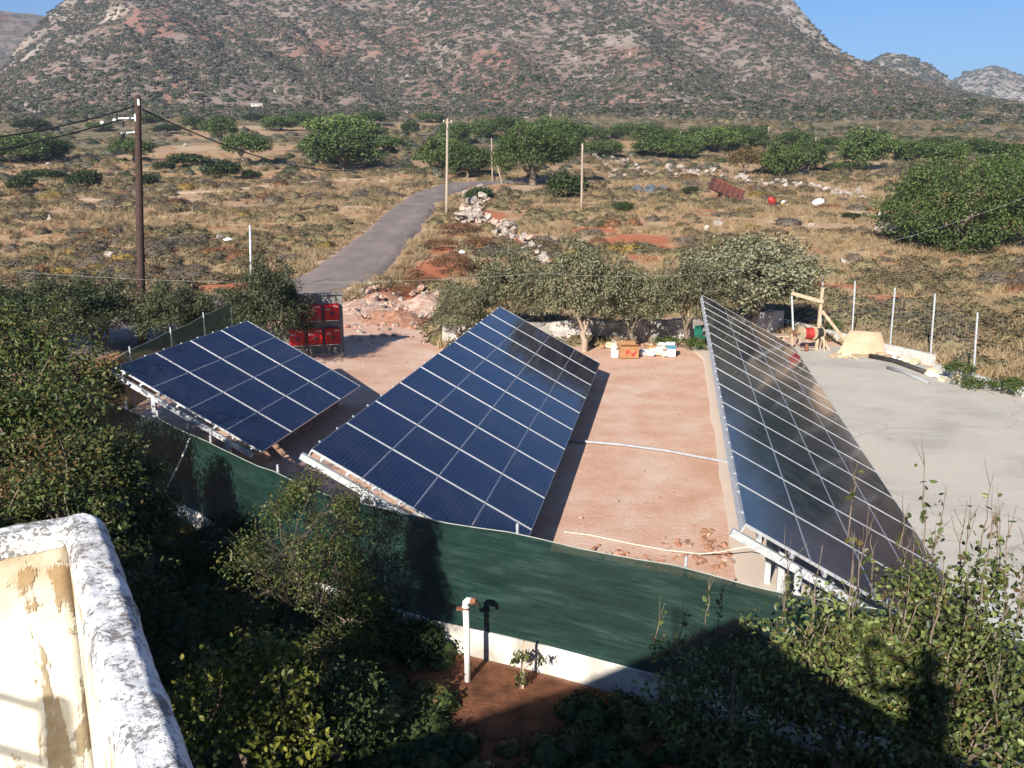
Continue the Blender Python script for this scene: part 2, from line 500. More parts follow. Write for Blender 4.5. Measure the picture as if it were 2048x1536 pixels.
MT["greyblock_shade"] = simple("shaded_grey_block", (0.13, 0.125, 0.12), (0.24, 0.23, 0.22), rough=0.9, scale=2.0, bmp=0.4, spec=0.2, world_space=True)  # grey render darkened, the shade on the wall put into the colour
MT["oldwall"] = simple("old_rendered_wall", (0.20, 0.18, 0.16), (0.46, 0.43, 0.40), rough=0.95, scale=1.1, bmp=0.7, spec=0.1, world_space=True, lo=0.38, hi=0.58, bdist=0.03)
MT["stone"] = simple("limestone", (0.20, 0.17, 0.145), (0.44, 0.38, 0.325), rough=0.95, scale=2.2, bmp=0.8, spec=0.1, bdist=0.05)
MT["pinkstone"] = simple("reddish_limestone", (0.30, 0.175, 0.125), (0.52, 0.38, 0.31), rough=0.95, scale=2.5, bmp=0.8, spec=0.1, bdist=0.05)
MT["redclod"] = simple("red_clay_clod", (0.27, 0.125, 0.075), (0.45, 0.25, 0.165), rough=0.95, scale=3, bmp=0.8, spec=0.1, bdist=0.04)
MT["plaster"] = simple("white_plaster_wall", (0.58, 0.55, 0.50), (0.72, 0.70, 0.66), rough=0.9, scale=1.4, bmp=0.3, spec=0.2, world_space=True)
MT["roof_floor"] = simple("grey_roof_screed", (0.25, 0.23, 0.20), (0.40, 0.37, 0.33), rough=0.9, scale=3, bmp=0.3, world_space=True)
MT["pole"] = simple("tarred_pole_wood", (0.03, 0.017, 0.013), (0.065, 0.036, 0.027), rough=0.85, scale=9, bmp=0.5)
MT["palepole"] = simple("weathered_pole_wood", (0.26, 0.20, 0.15), (0.40, 0.33, 0.26), rough=0.85, scale=9, bmp=0.4)
MT["cable"] = simple("black_cable", (0.015, 0.015, 0.015), (0.03, 0.03, 0.03), rough=0.5)
MT["wire"] = simple("pale_wire", (0.24, 0.26, 0.22), (0.32, 0.34, 0.30), rough=0.5)
MT["ceramic"] = simple("white_ceramic", (0.75, 0.75, 0.74), (0.85, 0.85, 0.84), rough=0.25)
MT["timber"] = simple("sawn_timber", (0.31, 0.235, 0.155), (0.46, 0.365, 0.25), rough=0.8, scale=7, bmp=0.3)
MT["ply"] = simple("plywood_sheet", (0.36, 0.265, 0.17), (0.45, 0.34, 0.225), rough=0.7, scale=3, bmp=0.1)
MT["foam"] = simple("yellow_foam", (0.40, 0.34, 0.20), (0.60, 0.54, 0.38), rough=0.9, scale=5, bmp=0.5)
MT["redbox"] = simple("red_inverter_paint", (0.33, 0.006, 0.010), (0.40, 0.010, 0.013), rough=0.35, scale=2)
MT["darkgrille"] = simple("dark_plastic", (0.02, 0.02, 0.022), (0.04, 0.04, 0.045), rough=0.5)
MT["print"] = simple("pale_print", (0.62, 0.58, 0.60), (0.70, 0.66, 0.68), rough=0.5)
MT["redprint"] = simple("red_print", (0.45, 0.03, 0.02), (0.5, 0.04, 0.03), rough=0.6)
MT["card"] = simple("brown_cardboard", (0.26, 0.125, 0.055), (0.34, 0.18, 0.085), rough=0.85, scale=4)
MT["bucket"] = simple("white_plastic", (0.62, 0.63, 0.64), (0.74, 0.75, 0.75), rough=0.45)
MT["blueplastic"] = simple("blue_plastic", (0.03, 0.16, 0.22), (0.05, 0.22, 0.30), rough=0.5)
MT["greenplastic"] = simple("green_plastic", (0.01, 0.12, 0.08), (0.02, 0.18, 0.11), rough=0.5)
MT["blackpipe"] = simple("black_pipe", (0.02, 0.02, 0.018), (0.045, 0.04, 0.035), rough=0.6)
MT["greypipe"] = simple("grey_conduit", (0.24, 0.25, 0.26), (0.32, 0.33, 0.34), rough=0.5)
MT["pvc"] = simple("white_pvc_pipe", (0.66, 0.64, 0.60), (0.78, 0.77, 0.74), rough=0.5, scale=5)
MT["rust"] = simple("rusted_iron", (0.12, 0.045, 0.025), (0.26, 0.10, 0.055), rough=0.9, scale=12, bmp=0.6)
MT["rustpaint"] = simple("rusty_red_paint", (0.045, 0.016, 0.013), (0.11, 0.030, 0.022), rough=0.85, scale=2.5, bmp=0.4)
MT["rubber"] = simple("old_rubber", (0.02, 0.02, 0.02), (0.05, 0.045, 0.04), rough=0.8)
MT["redpaint"] = simple("faded_red_paint", (0.28, 0.018, 0.015), (0.38, 0.04, 0.03), rough=0.6)
MT["yellowpaint"] = simple("faded_yellow_paint", (0.5, 0.32, 0.05), (0.6, 0.42, 0.1), rough=0.6)
MT["tarp"] = simple("blue_tarpaulin", (0.035, 0.04, 0.048), (0.11, 0.13, 0.145), rough=0.6, scale=3, bmp=0.4)
MT["rope"] = simple("pale_rope", (0.50, 0.46, 0.36), (0.68, 0.64, 0.52), rough=0.85, scale=30)
MT["skin"] = simple("skin", (0.45, 0.27, 0.19), (0.5, 0.31, 0.22), rough=0.6)
MT["shirt"] = simple("dark_shirt", (0.05, 0.06, 0.08), (0.07, 0.08, 0.10), rough=0.9)
MT["hair"] = simple("dark_hair", (0.02, 0.015, 0.012), (0.03, 0.02, 0.015), rough=0.7)
MT["bark"] = simple("grey_bark", (0.10, 0.075, 0.055), (0.22, 0.17, 0.125), rough=0.95, scale=8, bmp=0.7)
MT["darkbark"] = simple("dark_twig_bark", (0.045, 0.034, 0.026), (0.10, 0.078, 0.06), rough=0.95, scale=8, bmp=0.5)
MT["palebark"] = simple("pale_bark", (0.24, 0.18, 0.13), (0.40, 0.31, 0.23), rough=0.95, scale=8, bmp=0.6)
MT["housewall"] = simple("far_house_wall", (0.55, 0.53, 0.48), (0.68, 0.66, 0.62), rough=0.9, world_space=True)
MT["houseyellow"] = simple("far_yellow_wall", (0.52, 0.38, 0.17), (0.62, 0.48, 0.24), rough=0.9, world_space=True)
MT["windowglass"] = simple("dark_window", (0.03, 0.035, 0.04), (0.05, 0.055, 0.06), rough=0.2)

LF = {}
LF["carob"] = leaf_mat("carob_leaf", [(0.045, 0.070, 0.020), (0.085, 0.130, 0.036), (0.125, 0.18, 0.052), (0.07, 0.10, 0.03)], 0.25)
LF["carob_bright"] = leaf_mat("bright_carob_leaf", [(0.065, 0.10, 0.025), (0.125, 0.18, 0.045), (0.165, 0.22, 0.065)], 0.3)
LF["lentisk"] = leaf_mat("lentisk_leaf", [(0.018, 0.030, 0.010), (0.040, 0.060, 0.018), (0.062, 0.085, 0.028)], 0.2)
LF["brownbush"] = leaf_mat("brown_bush_leaf", [(0.12, 0.075, 0.03), (0.17, 0.11, 0.045), (0.10, 0.09, 0.035)], 0.25)
LF["greybush"] = leaf_mat("grey_bush_leaf", [(0.15, 0.12, 0.085), (0.20, 0.17, 0.12), (0.12, 0.10, 0.06)], 0.2)
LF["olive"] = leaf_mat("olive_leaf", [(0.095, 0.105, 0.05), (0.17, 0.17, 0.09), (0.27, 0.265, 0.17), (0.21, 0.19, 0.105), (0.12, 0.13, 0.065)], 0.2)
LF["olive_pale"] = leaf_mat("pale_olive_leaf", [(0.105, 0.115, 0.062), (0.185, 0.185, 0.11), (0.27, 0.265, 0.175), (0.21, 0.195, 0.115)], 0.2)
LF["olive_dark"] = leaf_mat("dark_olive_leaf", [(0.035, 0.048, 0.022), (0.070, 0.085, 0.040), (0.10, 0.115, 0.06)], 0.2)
LF["hedge"] = leaf_mat("garden_tree_leaf", [(0.028, 0.042, 0.014), (0.062, 0.085, 0.024), (0.105, 0.122, 0.034), (0.14, 0.105, 0.038), (0.08, 0.125, 0.032), (0.042, 0.055, 0.02)], 0.3, 0.45)
LF["brownhedge"] = leaf_mat("drying_leaf", [(0.13, 0.07, 0.025), (0.17, 0.10, 0.04), (0.08, 0.065, 0.025)], 0.3)
LF["pear"] = leaf_mat("pear_leaf", [(0.035, 0.045, 0.016), (0.075, 0.095, 0.028), (0.12, 0.145, 0.040), (0.20, 0.24, 0.065), (0.075, 0.105, 0.032), (0.14, 0.10, 0.036), (0.045, 0.062, 0.022), (0.25, 0.28, 0.09), (0.06, 0.085, 0.026), (0.10, 0.135, 0.04)], 0.35, 0.4, 0.35)
LF["pittosporum"] = leaf_mat("yellow_green_leaf", [(0.045, 0.06, 0.012), (0.12, 0.13, 0.022), (0.20, 0.20, 0.035), (0.09, 0.10, 0.02)], 0.3, 0.4)
LF["garrigue"] = leaf_mat("spiny_scrub", [(0.15, 0.10, 0.055), (0.20, 0.14, 0.075), (0.115, 0.095, 0.052), (0.23, 0.165, 0.09)], 0.15)
LF["garrigue_green"] = leaf_mat("olive_scrub", [(0.105, 0.09, 0.046), (0.155, 0.13, 0.066), (0.19, 0.155, 0.078)], 0.15)
LF["garrigue_grey"] = leaf_mat("dark_scrub", [(0.09, 0.072, 0.055), (0.135, 0.108, 0.08), (0.10, 0.085, 0.056)], 0.15)
LF["garrigue_red"] = leaf_mat("rusty_scrub", [(0.17, 0.075, 0.035), (0.22, 0.11, 0.055), (0.13, 0.07, 0.035)], 0.15)
LF["garrigue_gold"] = leaf_mat("golden_scrub", [(0.20, 0.13, 0.03), (0.25, 0.17, 0.05), (0.15, 0.11, 0.03)], 0.15)
LF["drygrass"] = leaf_mat("dry_grass", [(0.30, 0.21, 0.11), (0.41, 0.30, 0.17), (0.25, 0.175, 0.095), (0.36, 0.275, 0.17)], 0.3)
LF["maquis"] = leaf_mat("hillside_scrub", [(0.070, 0.070, 0.050), (0.105, 0.102, 0.074), (0.085, 0.088, 0.060)], 0.1)
LF["maquis_brown"] = leaf_mat("brown_hillside_scrub", [(0.17, 0.135, 0.105), (0.22, 0.17, 0.13), (0.13, 0.108, 0.082)], 0.1)
LF["weed"] = leaf_mat("green_weed", [(0.04, 0.07, 0.015), (0.08, 0.12, 0.03), (0.11, 0.13, 0.04)], 0.3)
# ------------------------------------------------------------------ the setting: ground, mountain, hills
FENCE = np.array([(-10.4, 36.0), (-10.4, 28.0), (-10.4, 20.6), (-7.4, 18.1), (-4.4, 14.95), (-2.6, 13.3), (-1.1, 12.45), (0.5, 11.75), (2.3, 10.8), (3.7, 10.0), (6.5, 8.5), (9.5, 6.9), (13.0, 5.0)])

def fence_y(x):
    s = FENCE[2:]
    return np.interp(x, s[:, 0], s[:, 1])

def ellipse_mask(x, y, spots):
    m = np.zeros_like(x)
    for (cx, cy, rx, ry, rot) in spots:
        c, s = math.cos(rot), math.sin(rot)
        u = ((x - cx) * c + (y - cy) * s) / rx; v = (-(x - cx) * s + (y - cy) * c) / ry
        m = np.maximum(m, 1 - sstep(0.75, 1.1, np.sqrt(u * u + v * v) + 0.45 * (fbm(x / 1.7, y / 1.7, 21) - 0.47)))
    return m

def spot(px, py, wpx, rat, rot=0.0):
    g = G(px, py); r = wpx * mpp(g) / 2
    return (g[0], g[1], r, r * rat, rot)

RED_SPOTS = [spot(1190, 462, 130, 1.0), spot(1275, 480, 150, 1.2, -0.4), spot(1330, 498, 90, 1.2), spot(1300, 515, 90, 1.0), spot(500, 575, 230, 0.9), spot(620, 565, 110, 1.0), spot(340, 590, 160, 0.8),
             spot(1690, 575, 150, 0.8), spot(1780, 600, 170, 0.7), spot(890, 500, 90, 1.6), spot(975, 430, 90, 2.0), spot(870, 540, 120, 2.5), spot(800, 590, 150, 1.6), spot(1030, 480, 80, 2.0), spot(1080, 525, 70, 2.0), spot(1760, 425, 90, 1.2), spot(150, 580, 170, 0.7)]

BARE = [spot(440, 265, 180, 2.2), spot(560, 262, 140, 2.0), spot(420, 300, 300, 1.6), spot(560, 300, 160, 1.6), spot(830, 252, 110, 2.0), spot(1340, 285, 160, 1.5), spot(1260, 290, 90, 2.0), spot(1640, 310, 90, 2.0), spot(1790, 310, 60, 2.0)]

def build_ground():
    fine = np.radians(np.arange(-44, 44.01, 0.24))
    coarse = np.radians(np.arange(46, 314.1, 4.0))
    th = np.concatenate([fine, coarse])
    r = np.concatenate([[0.0], np.exp(np.arange(math.log(1.5), math.log(470), 0.0105))])
    T, Rr = np.meshgrid(th, r)
    X = Rr * np.sin(T); Y = Rr * np.cos(T)
    Z = hground(X, Y)
    P = np.stack([X, Y, Z], -1)
    m, n = X.shape
    i = np.arange(m - 1)[:, None]; j = np.arange(n)[None, :]; j2 = (j + 1) % n
    q = np.stack([i * n + j + 0 * j2, i * n + j2 + 0 * j, (i + 1) * n + j2, (i + 1) * n + j + 0 * j2], -1).reshape(-1, 4)[:, ::-1]
    me = quick_mesh("ground", P.reshape(-1, 3), q.ravel(), np.full(len(q), 4), MT["ground"], True)
    x, y = X.ravel(), Y.ravel()
    d = np.sqrt(np.maximum(y, 0) ** 2 + (0.45 * x) ** 2) + 5 * (fbm(x / 5, y / 5, 31) - 0.47)
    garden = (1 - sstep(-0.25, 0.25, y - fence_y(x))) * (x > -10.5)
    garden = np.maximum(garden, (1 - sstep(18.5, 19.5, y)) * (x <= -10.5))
    yard = (1 - sstep(40, 47, d)) * sstep(-11.5, -10.5, x) * (1 - sstep(0.0, 0.8, x - np.interp(y, [20, 28, 32, 35, 42], [18.5, 16.9, 15.8, 15.0, 12.0])))
    red = ellipse_mask(x, y, RED_SPOTS)
    scrubby = sstep(150, 230, d) * (1 - 0.85 * ellipse_mask(x, y, BARE))
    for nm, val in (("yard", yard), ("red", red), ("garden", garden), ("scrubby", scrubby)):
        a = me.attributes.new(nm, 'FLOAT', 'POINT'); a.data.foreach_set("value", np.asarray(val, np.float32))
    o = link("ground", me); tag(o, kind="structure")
    return o
build_ground()

def px_el(px, py):
    d = pix_ray(px, py)
    return math.degrees(math.atan2(d[0], d[1])), math.degrees(math.atan2(d[2], math.hypot(d[0], d[1])))

def table(pts, left=None, right=None):
    t = [px_el(*p) for p in pts]
    if left: t = left + t
    if right: t = t + right
    a = np.array(t); return a[:, 0], a[:, 1]

MAIN_AZ, MAIN_EL = table([(0, 150), (40, 92), (70, 55), (95, 30), (135, 0)], left=[(-60, 3.0), (-40, 4.5)])
_a2, _e2 = table([(1450, -40), (1540, -12), (1580, 0), (1620, 45), (1650, 80), (1700, 108), (1735, 125), (1850, 165), (1950, 195), (2048, 212)], right=[(36, 3.4), (60, 3.0)])
MAIN_AZ = np.concatenate([MAIN_AZ, [-22, -12, 0, 8], _a2]); MAIN_EL = np.concatenate([MAIN_EL, [11.5, 13.0, 13.5, 12.8], _e2])
R_AZ = np.array([-60, -30, -24, -10, 8, 16, 22, 30, 60], float); R_R = np.array([620, 640, 760, 950, 950, 860, 760, 700, 650], float)

def hmain(r, thd):
    el = np.interp(thd, MAIN_AZ, MAIN_EL); R = np.interp(thd, R_AZ, R_R)
    zr = CAM_H + R * np.tan(np.radians(el)); z0 = 31.0
    t = (r - 385.0) / (R - 385.0)
    tc = np.clip(t, 0, 1)
    z = z0 + (zr - z0) * tc ** 1.12
    z = np.where(t > 1, zr - (t - 1) * 160, z)
    z = z - 9 * (1 - sstep(385, 425, r))
    env = np.clip(4 * tc * (1 - tc), 0, 1)
    rel = np.clip((zr - z0) / 150, 0.15, 1.2)
    lat = np.radians(thd) * 700
    g = fbm(lat / 90 + 0.004 * r, r / 420, 3, 4)
    z = z + env * rel * 58 * (g - 0.48)
    x = r * np.sin(np.radians(thd)); y = r * np.cos(np.radians(thd))
    z = z + np.clip(tc * 3, 0, 1) * (6 * (fbm(x / 28, y / 28, 13) - 0.47) + 2.2 * (vnoise(x / 7, y / 7, 15) - 0.5))
    cliff = sstep(14, 16.5, thd) * (1 - sstep(20.5, 22.5, thd)) * sstep(0.62, 0.8, tc)
    z = z + cliff * 16 * (np.floor(fbm(x / 40, y / 40, 17) * 7) / 7 - 0.47) * (tc < 1)
    return z

def polar_sheet(name, r, thd, H, mat):
    T, Rr = np.meshgrid(np.radians(thd), r)
    P = np.stack([Rr * np.sin(T), Rr * np.cos(T), H(Rr, np.degrees(T))], -1)
    m, n = T.shape
    i = np.arange(m - 1)[:, None]; j = np.arange(n - 1)[None, :]
    q = np.stack([i * n + j, i * n + j + 1, (i + 1) * n + j + 1, (i + 1) * n + j], -1).reshape(-1, 4)[:, ::-1]
    me = quick_mesh(name, P.reshape(-1, 3), q.ravel(), np.full(len(q), 4), mat, True)
    o = link(name, me); tag(o, kind="structure"); return o

mo = polar_sheet("mountain", np.linspace(385, 1050, 220), np.arange(-58, 58.01, 0.3), hmain, MT["mountain"])
def rock_mask(x, y):
    r = np.hypot(x, y); th = np.degrees(np.arctan2(x, y)); R = np.interp(th, R_AZ, R_R); t = (r - 385) / (R - 385)
    k = sstep(14, 16, th) * (1 - sstep(20.5, 22.5, th)) * sstep(0.55, 0.75, t) + (1 - sstep(-25.5, -23.5, th)) * sstep(-31, -29, th) * sstep(0.35, 0.6, t) + sstep(2, 4, th) * (1 - sstep(8, 10, th)) * sstep(0.08, 0.14, t) * (1 - sstep(0.26, 0.34, t)) * 0.7
    return np.clip(0.8 * k * sstep(0.40, 0.52, fbm(x / 22, y / 22, 101)), 0, 1)
_co = np.empty(len(mo.data.vertices) * 3, np.float32); mo.data.vertices.foreach_get("co", _co); _co = _co.reshape(-1, 3)
_at = mo.data.attributes.new("bare_rock", "FLOAT", "POINT"); _at.data.foreach_set("value", rock_mask(_co[:, 0], _co[:, 1]).astype(np.float32))

def hill(name, R, pts, left, right, seed, w, mat="hill"):
    az, el = table(pts, left, right)
    def H(r, thd):
        e = np.interp(thd, az, el); zr = CAM_H + R * np.tan(np.radians(e))
        t = np.abs(r - R) / w
        x = r * np.sin(np.radians(thd)); y = r * np.cos(np.radians(thd))
        return zr - (zr - 20) * np.clip(t, 0, 1) ** 1.2 + 14 * (fbm(x / 70, y / 70, seed) - 0.47) * (0.25 + np.clip(t * 3, 0, 1)) + 5 * (vnoise(x / 16, y / 16, seed + 2) - 0.5)
    polar_sheet(name, np.linspace(R - w, R + w, 90), np.arange(az[0], az[-1] + 0.01, 0.2), H, MT[mat])
    return H
H2 = hill("hill", 1350, [(1640, 200), (1700, 140), (1740, 124), (1760, 113), (1790, 108), (1830, 117), (1860, 135), (1890, 155), (1905, 168), (1960, 205)], [(10, 4.0)], [(40, 3.5)], 41, 420)
H3 = hill("hill", 2100, [(1820, 215), (1880, 180), (1905, 163), (1930, 148), (1965, 135), (1990, 133), (2020, 142), (2048, 152)], [(18, 4.0)], [(34, 6.6), (38, 7.6), (44, 8.6), (56, 8.0), (66, 6.0)], 51, 600)
H4 = hill("hill", 1500, [(0, 20), (40, 24), (90, 34), (140, 60)], [(-46, 8.4), (-34, 9.6)], [(-20, 6.0)], 61, 500, "ravine_shade")

# ------------------------------------------------------------------ roads, tracks, slab
def draped_strip(name, centre, widths, mat, lift, kind="structure", rough=0.0, step=0.8, seed=3):
    c = np.array(centre, float); w = np.broadcast_to(np.asarray(widths, float), (len(c),))
    s = np.concatenate([[0], np.cumsum(np.linalg.norm(np.diff(c, axis=0), axis=1))])
    n = max(int(s[-1] / step), 4); u = np.linspace(0, s[-1], n)
    def sm(v):
        k = np.interp(u, s, v)
        ker = np.ones(9) / 9
        return np.convolve(np.pad(k, 4, 'edge'), ker, 'valid')
    x, y, ww = sm(c[:, 0]), sm(c[:, 1]), sm(w)
    t = np.stack([np.gradient(x), np.gradient(y)], -1); t /= np.linalg.norm(t, axis=1)[:, None]
    nx, ny = t[:, 1], -t[:, 0]
    cols = 13
    P = np.zeros((n, cols, 3))
    for k in range(cols):
        f = k / (cols - 1) - 0.5
        e = ww * f * (1 + (rough * (fbm(u / 1.5, np.full(n, 7.0 * (f > 0)), seed) - 0.47) if abs(f) > 0.45 else 0))
        P[:, k, 0] = x + nx * e; P[:, k, 1] = y + ny * e
    # the strip is graded: heights follow the centre line, smoothed, and never dip under the terrain
    zc = hground(x, y); zc = np.convolve(np.pad(zc, 6, 'edge'), np.ones(13) / 13, 'valid')
    for k in range(cols):
        zt = hground(P[:, k, 0], P[:, k, 1])
        P[:, k, 2] = np.maximum(zt + lift, zc + lift * 0.5) if k not in (0, cols - 1) else zt - 0.05
    mb = MB(); mb.grid(P)
    o = mb.build(name, mat, smooth=True); tag(o, kind=kind); return o

ROAD_PX = [(-60, 735), (120, 700), (260, 662), (380, 632), (480, 610), (570, 592), (640, 573), (690, 550), (730, 515), (770, 478), (800, 447), (835, 412), (868, 388), (905, 374), (960, 367), (1040, 363), (1130, 361)]
ROAD_C = [G(*p)[:2] for p in ROAD_PX]
road = draped_strip("road", ROAD_C, [5.2] * 9 + [5.0] * 8, MT["asphalt"], 0.22, rough=0.22, step=0.5)
draped_strip("dirt_track", [G(*p)[:2] for p in [(60, 412), (160, 403), (300, 392), (430, 383), (560, 370), (640, 362), (720, 358), (790, 362), (850, 372)]], [2.4, 2.4, 2.4, 2.6, 2.8, 3.2, 4.5, 4.5, 3.5], MT["track"], 0.07, rough=0.5)
draped_strip("dirt_track", [G(*p)[:2] for p in [(1560, 405), (1640, 412), (1720, 425), (1790, 437), (1860, 446)]], [2.0, 2.2, 2.4, 2.4, 2.4], MT["track"], 0.07, rough=0.5)
draped_strip("dirt_track", [G(*p)[:2] for p in [(1580, 482), (1640, 468), (1700, 460), (1760, 470)]], [2.0, 2.4, 2.2, 2.0], MT["track"], 0.07, rough=0.6)

# concrete slab under and beside the long array
def build_slab():
    L0 = onz(1405, 722, 0)[:2]; L1 = onz(1470, 1190, 0)[:2]
    left = lambda y: np.interp(y, [L1[1], L0[1]], [L1[0], L0[0]])
    WQ = np.array([onz(2048, 793, 0)[:2], onz(1869, 738, 0)[:2], onz(1772, 710, 0)[:2], onz(1600, 664, 0)[:2]])
    right = lambda y: float(np.interp(y, WQ[:, 1], WQ[:, 0])) + (0.45 * max(0.0, WQ[0, 1] - y))
    ys = np.linspace(7.5, 36.5, 160)
    P = np.zeros((len(ys), 90, 3)); fr = np.zeros((len(ys), 90)); du = np.zeros((len(ys), 90))
    for k, y in enumerate(ys):
        a = left(y) + 0.10 * (fbm(np.array([y / 1.2]), np.array([3.0]), 8)[0] - 0.47)
        if y < L1[1]: a = max(a, np.interp(y, FENCE[::-1, 1], FENCE[::-1, 0]) + 0.4)
        b = min(right(y), 32) if y > 12 else 26
        xs = np.linspace(a, b, 90)
        P[k, :, 0] = xs; P[k, :, 1] = y; P[k, :, 2] = hground(xs, np.full(90, y)) + 0.045
        P[k, 0, 2] -= 0.06; P[k, -1, 2] -= 0.06
        fr[k] = 1 - sstep(-0.5, 0.5, y - (13.2 + 0.23 * xs + 0.8 * np.sin(xs / 2)))
        du[k] = (1 - sstep(0.2, 2.0, xs - a)) * 0.75
    mb = MB(); mb.grid(P)
    me = mb.mesh("slab", MT["slab"], True)
    for nm, v in (("fresh", fr), ("dust", du)):
        at_ = me.attributes.new(nm, 'FLOAT', 'POINT'); at_.data.foreach_set("value", v.ravel().astype(np.float32))
    o = link("pavement_slab", me); tag(o, kind="structure")
build_slab()
# ------------------------------------------------------------------ plants
def leaf_arrays(P, Nrm, size, aspect, rg, kind="q", droop=0.0, fold=0.18):
    """leaf cards: P centres, Nrm normals, size lengths"""
    n = len(P)
    r = rg.normal(size=(n, 3)); t = np.cross(Nrm, r); t /= np.linalg.norm(t, axis=1)[:, None] + 1e-9
    if droop: 
        t[:, 2] -= droop; t /= np.linalg.norm(t, axis=1)[:, None] + 1e-9
    s = np.cross(Nrm, t); s /= np.linalg.norm(s, axis=1)[:, None] + 1e-9
    nn = np.cross(t, s)
    L = (size * rg.uniform(0.7, 1.25, n))[:, None]; W = L * aspect
    if kind == "q":
        v = np.stack([P - t * L / 2, P + s * W / 2 + nn * L * fold, P + t * L / 2, P - s * W / 2 + nn * L * fold], 1)
        loops = (np.arange(n)[:, None] * 4 + np.arange(4)[None]).ravel(); sizes = np.full(n, 4)
        return v.reshape(-1, 3), loops, sizes
    f = nn * W * fold
    v = np.stack([P - t * L / 2, P - t * L * 0.2 + s * W * 0.48 + f, P + t * L * 0.18 + s * W * 0.42 + f, P + t * L / 2,
                  P + t * L * 0.18 - s * W * 0.42 + f, P - t * L * 0.2 - s * W * 0.48 + f], 1)
    base = np.arange(n)[:, None] * 6
    loops = np.concatenate([base + np.array([[0, 1, 2, 3]]), base + np.array([[0, 3, 4, 5]])], 1).ravel()
    return v.reshape(-1, 3), loops, np.full(2 * n, 4)

def unit(rg, n):
    v = rg.normal(size=(n, 3)); return v / np.linalg.norm(v, axis=1)[:, None]

def clumps(rg, n, rad, centre, low=-0.35, lump=0.3, fill=0.55):
    """clump centres in an uneven ellipsoid; returns centres"""
    out = []
    ph = rg.uniform(0, 6.28, 6)
    while len(out) < n:
        d = unit(rg, 1)[0]
        if d[2] < low: continue
        a = math.atan2(d[1], d[0])
        k = 1 + lump * (0.5 * math.sin(3 * a + ph[0]) + 0.35 * math.sin(5 * a + ph[1] + 2 * d[2]) + 0.4 * math.sin(4 * d[2] + ph[2] + a))
        r = rg.uniform(fill, 1.0) ** 0.6 * k
        out.append(centre + d * rad * r)
    return np.array(out)

def clump_leaves(rg, C, cr, per, flat=0.75):
    n = len(C) * per
    d = unit(rg, n); d[:, 2] *= flat
    rr = rg.uniform(0, 1, n) ** 0.45
    cs = np.repeat(C, per, 0); crr = np.repeat(cr * rg.uniform(0.65, 1.35, len(C)), per)
    P = cs + d * (rr * crr)[:, None]
    nr = d * 0.8 + np.array([0, 0, 0.55]) + rg.normal(size=(n, 3)) * 0.55
    nr /= np.linalg.norm(nr, axis=1)[:, None]
    return P, nr

def branch_path(rg, a, b, n=5, wob=0.12):
    a = np.asarray(a, float); b = np.asarray(b, float)
    t = np.linspace(0, 1, n)[:, None]
    p = a + (b - a) * t
    L = np.linalg.norm(b - a)
    w = rg.normal(size=(n, 3)) * wob * L * 0.5; w[0] = 0; w[-1] = 0
    p = p + w; p[:, 2] += (np.sin(t[:, 0] * math.pi) * L * 0.08)
    return p

def tree_mesh(seed, H, W, trunk_h, trunk_r, n_cl, per, cr, leaf, aspect, lmat, bmat, kind="q", low=-0.35, lump=0.3, fill=0.5, limbs=5, twigs=0.5, droop=0.0, crown_z=None, lean=0.15, D=None, twig_r=0.012, sides=6):
    """returns (trunk mesh, crown mesh): limbs reach every clump they carry"""
    rg = np.random.default_rng(seed)
    cz = crown_z if crown_z is not None else (trunk_h * 0.75 + H) / 2
    rad = np.array([W / 2, (D or W) / 2, (H - trunk_h * 0.75) / 2])
    rad[:2] = np.maximum(rad[:2] - cr * 0.8, 0.1 * W); rad[2] = max(rad[2] - cr * 0.5, 0.1)
    C = clumps(rg, n_cl, rad, np.array([0, 0, cz]), low, lump, fill)
    C[:, 2] = np.maximum(C[:, 2], 0.15 * cr + 0.02)
    P, nr = clump_leaves(rg, C, cr, per)
    P[:, 2] = np.maximum(P[:, 2], 0.02)
    v, l, s = leaf_arrays(P, nr, np.full(len(P), leaf), aspect, rg, kind, droop)
    crown = quick_mesh("crown", v, l, s, lmat)
    mb = MB()
    fork = np.array([rg.normal() * lean * trunk_h, rg.normal() * lean * trunk_h, trunk_h])
    base = branch_path(rg, (0, 0, -0.15), fork, 5, 0.08)
    mb.tube(base, np.linspace(trunk_r * 1.25, trunk_r * 0.75, 5), sides)
    ends = []
    for k in range(limbs):
        tgt = C[rg.integers(len(C))] * 0.7 + np.array([0, 0, cz]) * 0.3
        a = k * 6.283 / limbs + rg.uniform(-0.4, 0.4)
        tgt = np.array([math.cos(a) * rad[0] * 0.5, math.sin(a) * rad[1] * 0.5, fork[2] + (cz - fork[2]) * rg.uniform(0.6, 1.2) + 0.1])
        pth = branch_path(rg, fork - np.array([0, 0, 0.1 * trunk_h]), tgt, 5, 0.12)
        mb.tube(pth, np.linspace(trunk_r * 0.6, trunk_r * 0.25, 5), max(sides - 1, 4), cap=False)
        ends.append(pth)
    E = np.concatenate([p[2:] for p in ends])
    m = int(len(C) * twigs)
    for c in C[rg.permutation(len(C))[:m]]:
        k = np.argmin(np.linalg.norm(E - c, axis=1))
        mb.tube(branch_path(rg, E[k], c, 4, 0.12), np.linspace(max(trunk_r * 0.2, twig_r), twig_r * 0.6, 4), 4, cap=False)
    return mb.mesh("trunk", bmat, True), crown

def plant(name, meshes, loc, scale=(1, 1, 1), rz=0.0, label=None, cat="tree", group=None, parts=("trunk", "crown")):
    e = empty(name, loc, rz)
    e.scale = scale if not isinstance(scale, (int, float)) else (scale,) * 3
    tag(e, label, cat, group)
    for nm, me in zip(parts, meshes):
        if me is not None: link(nm, me, e)
    return e

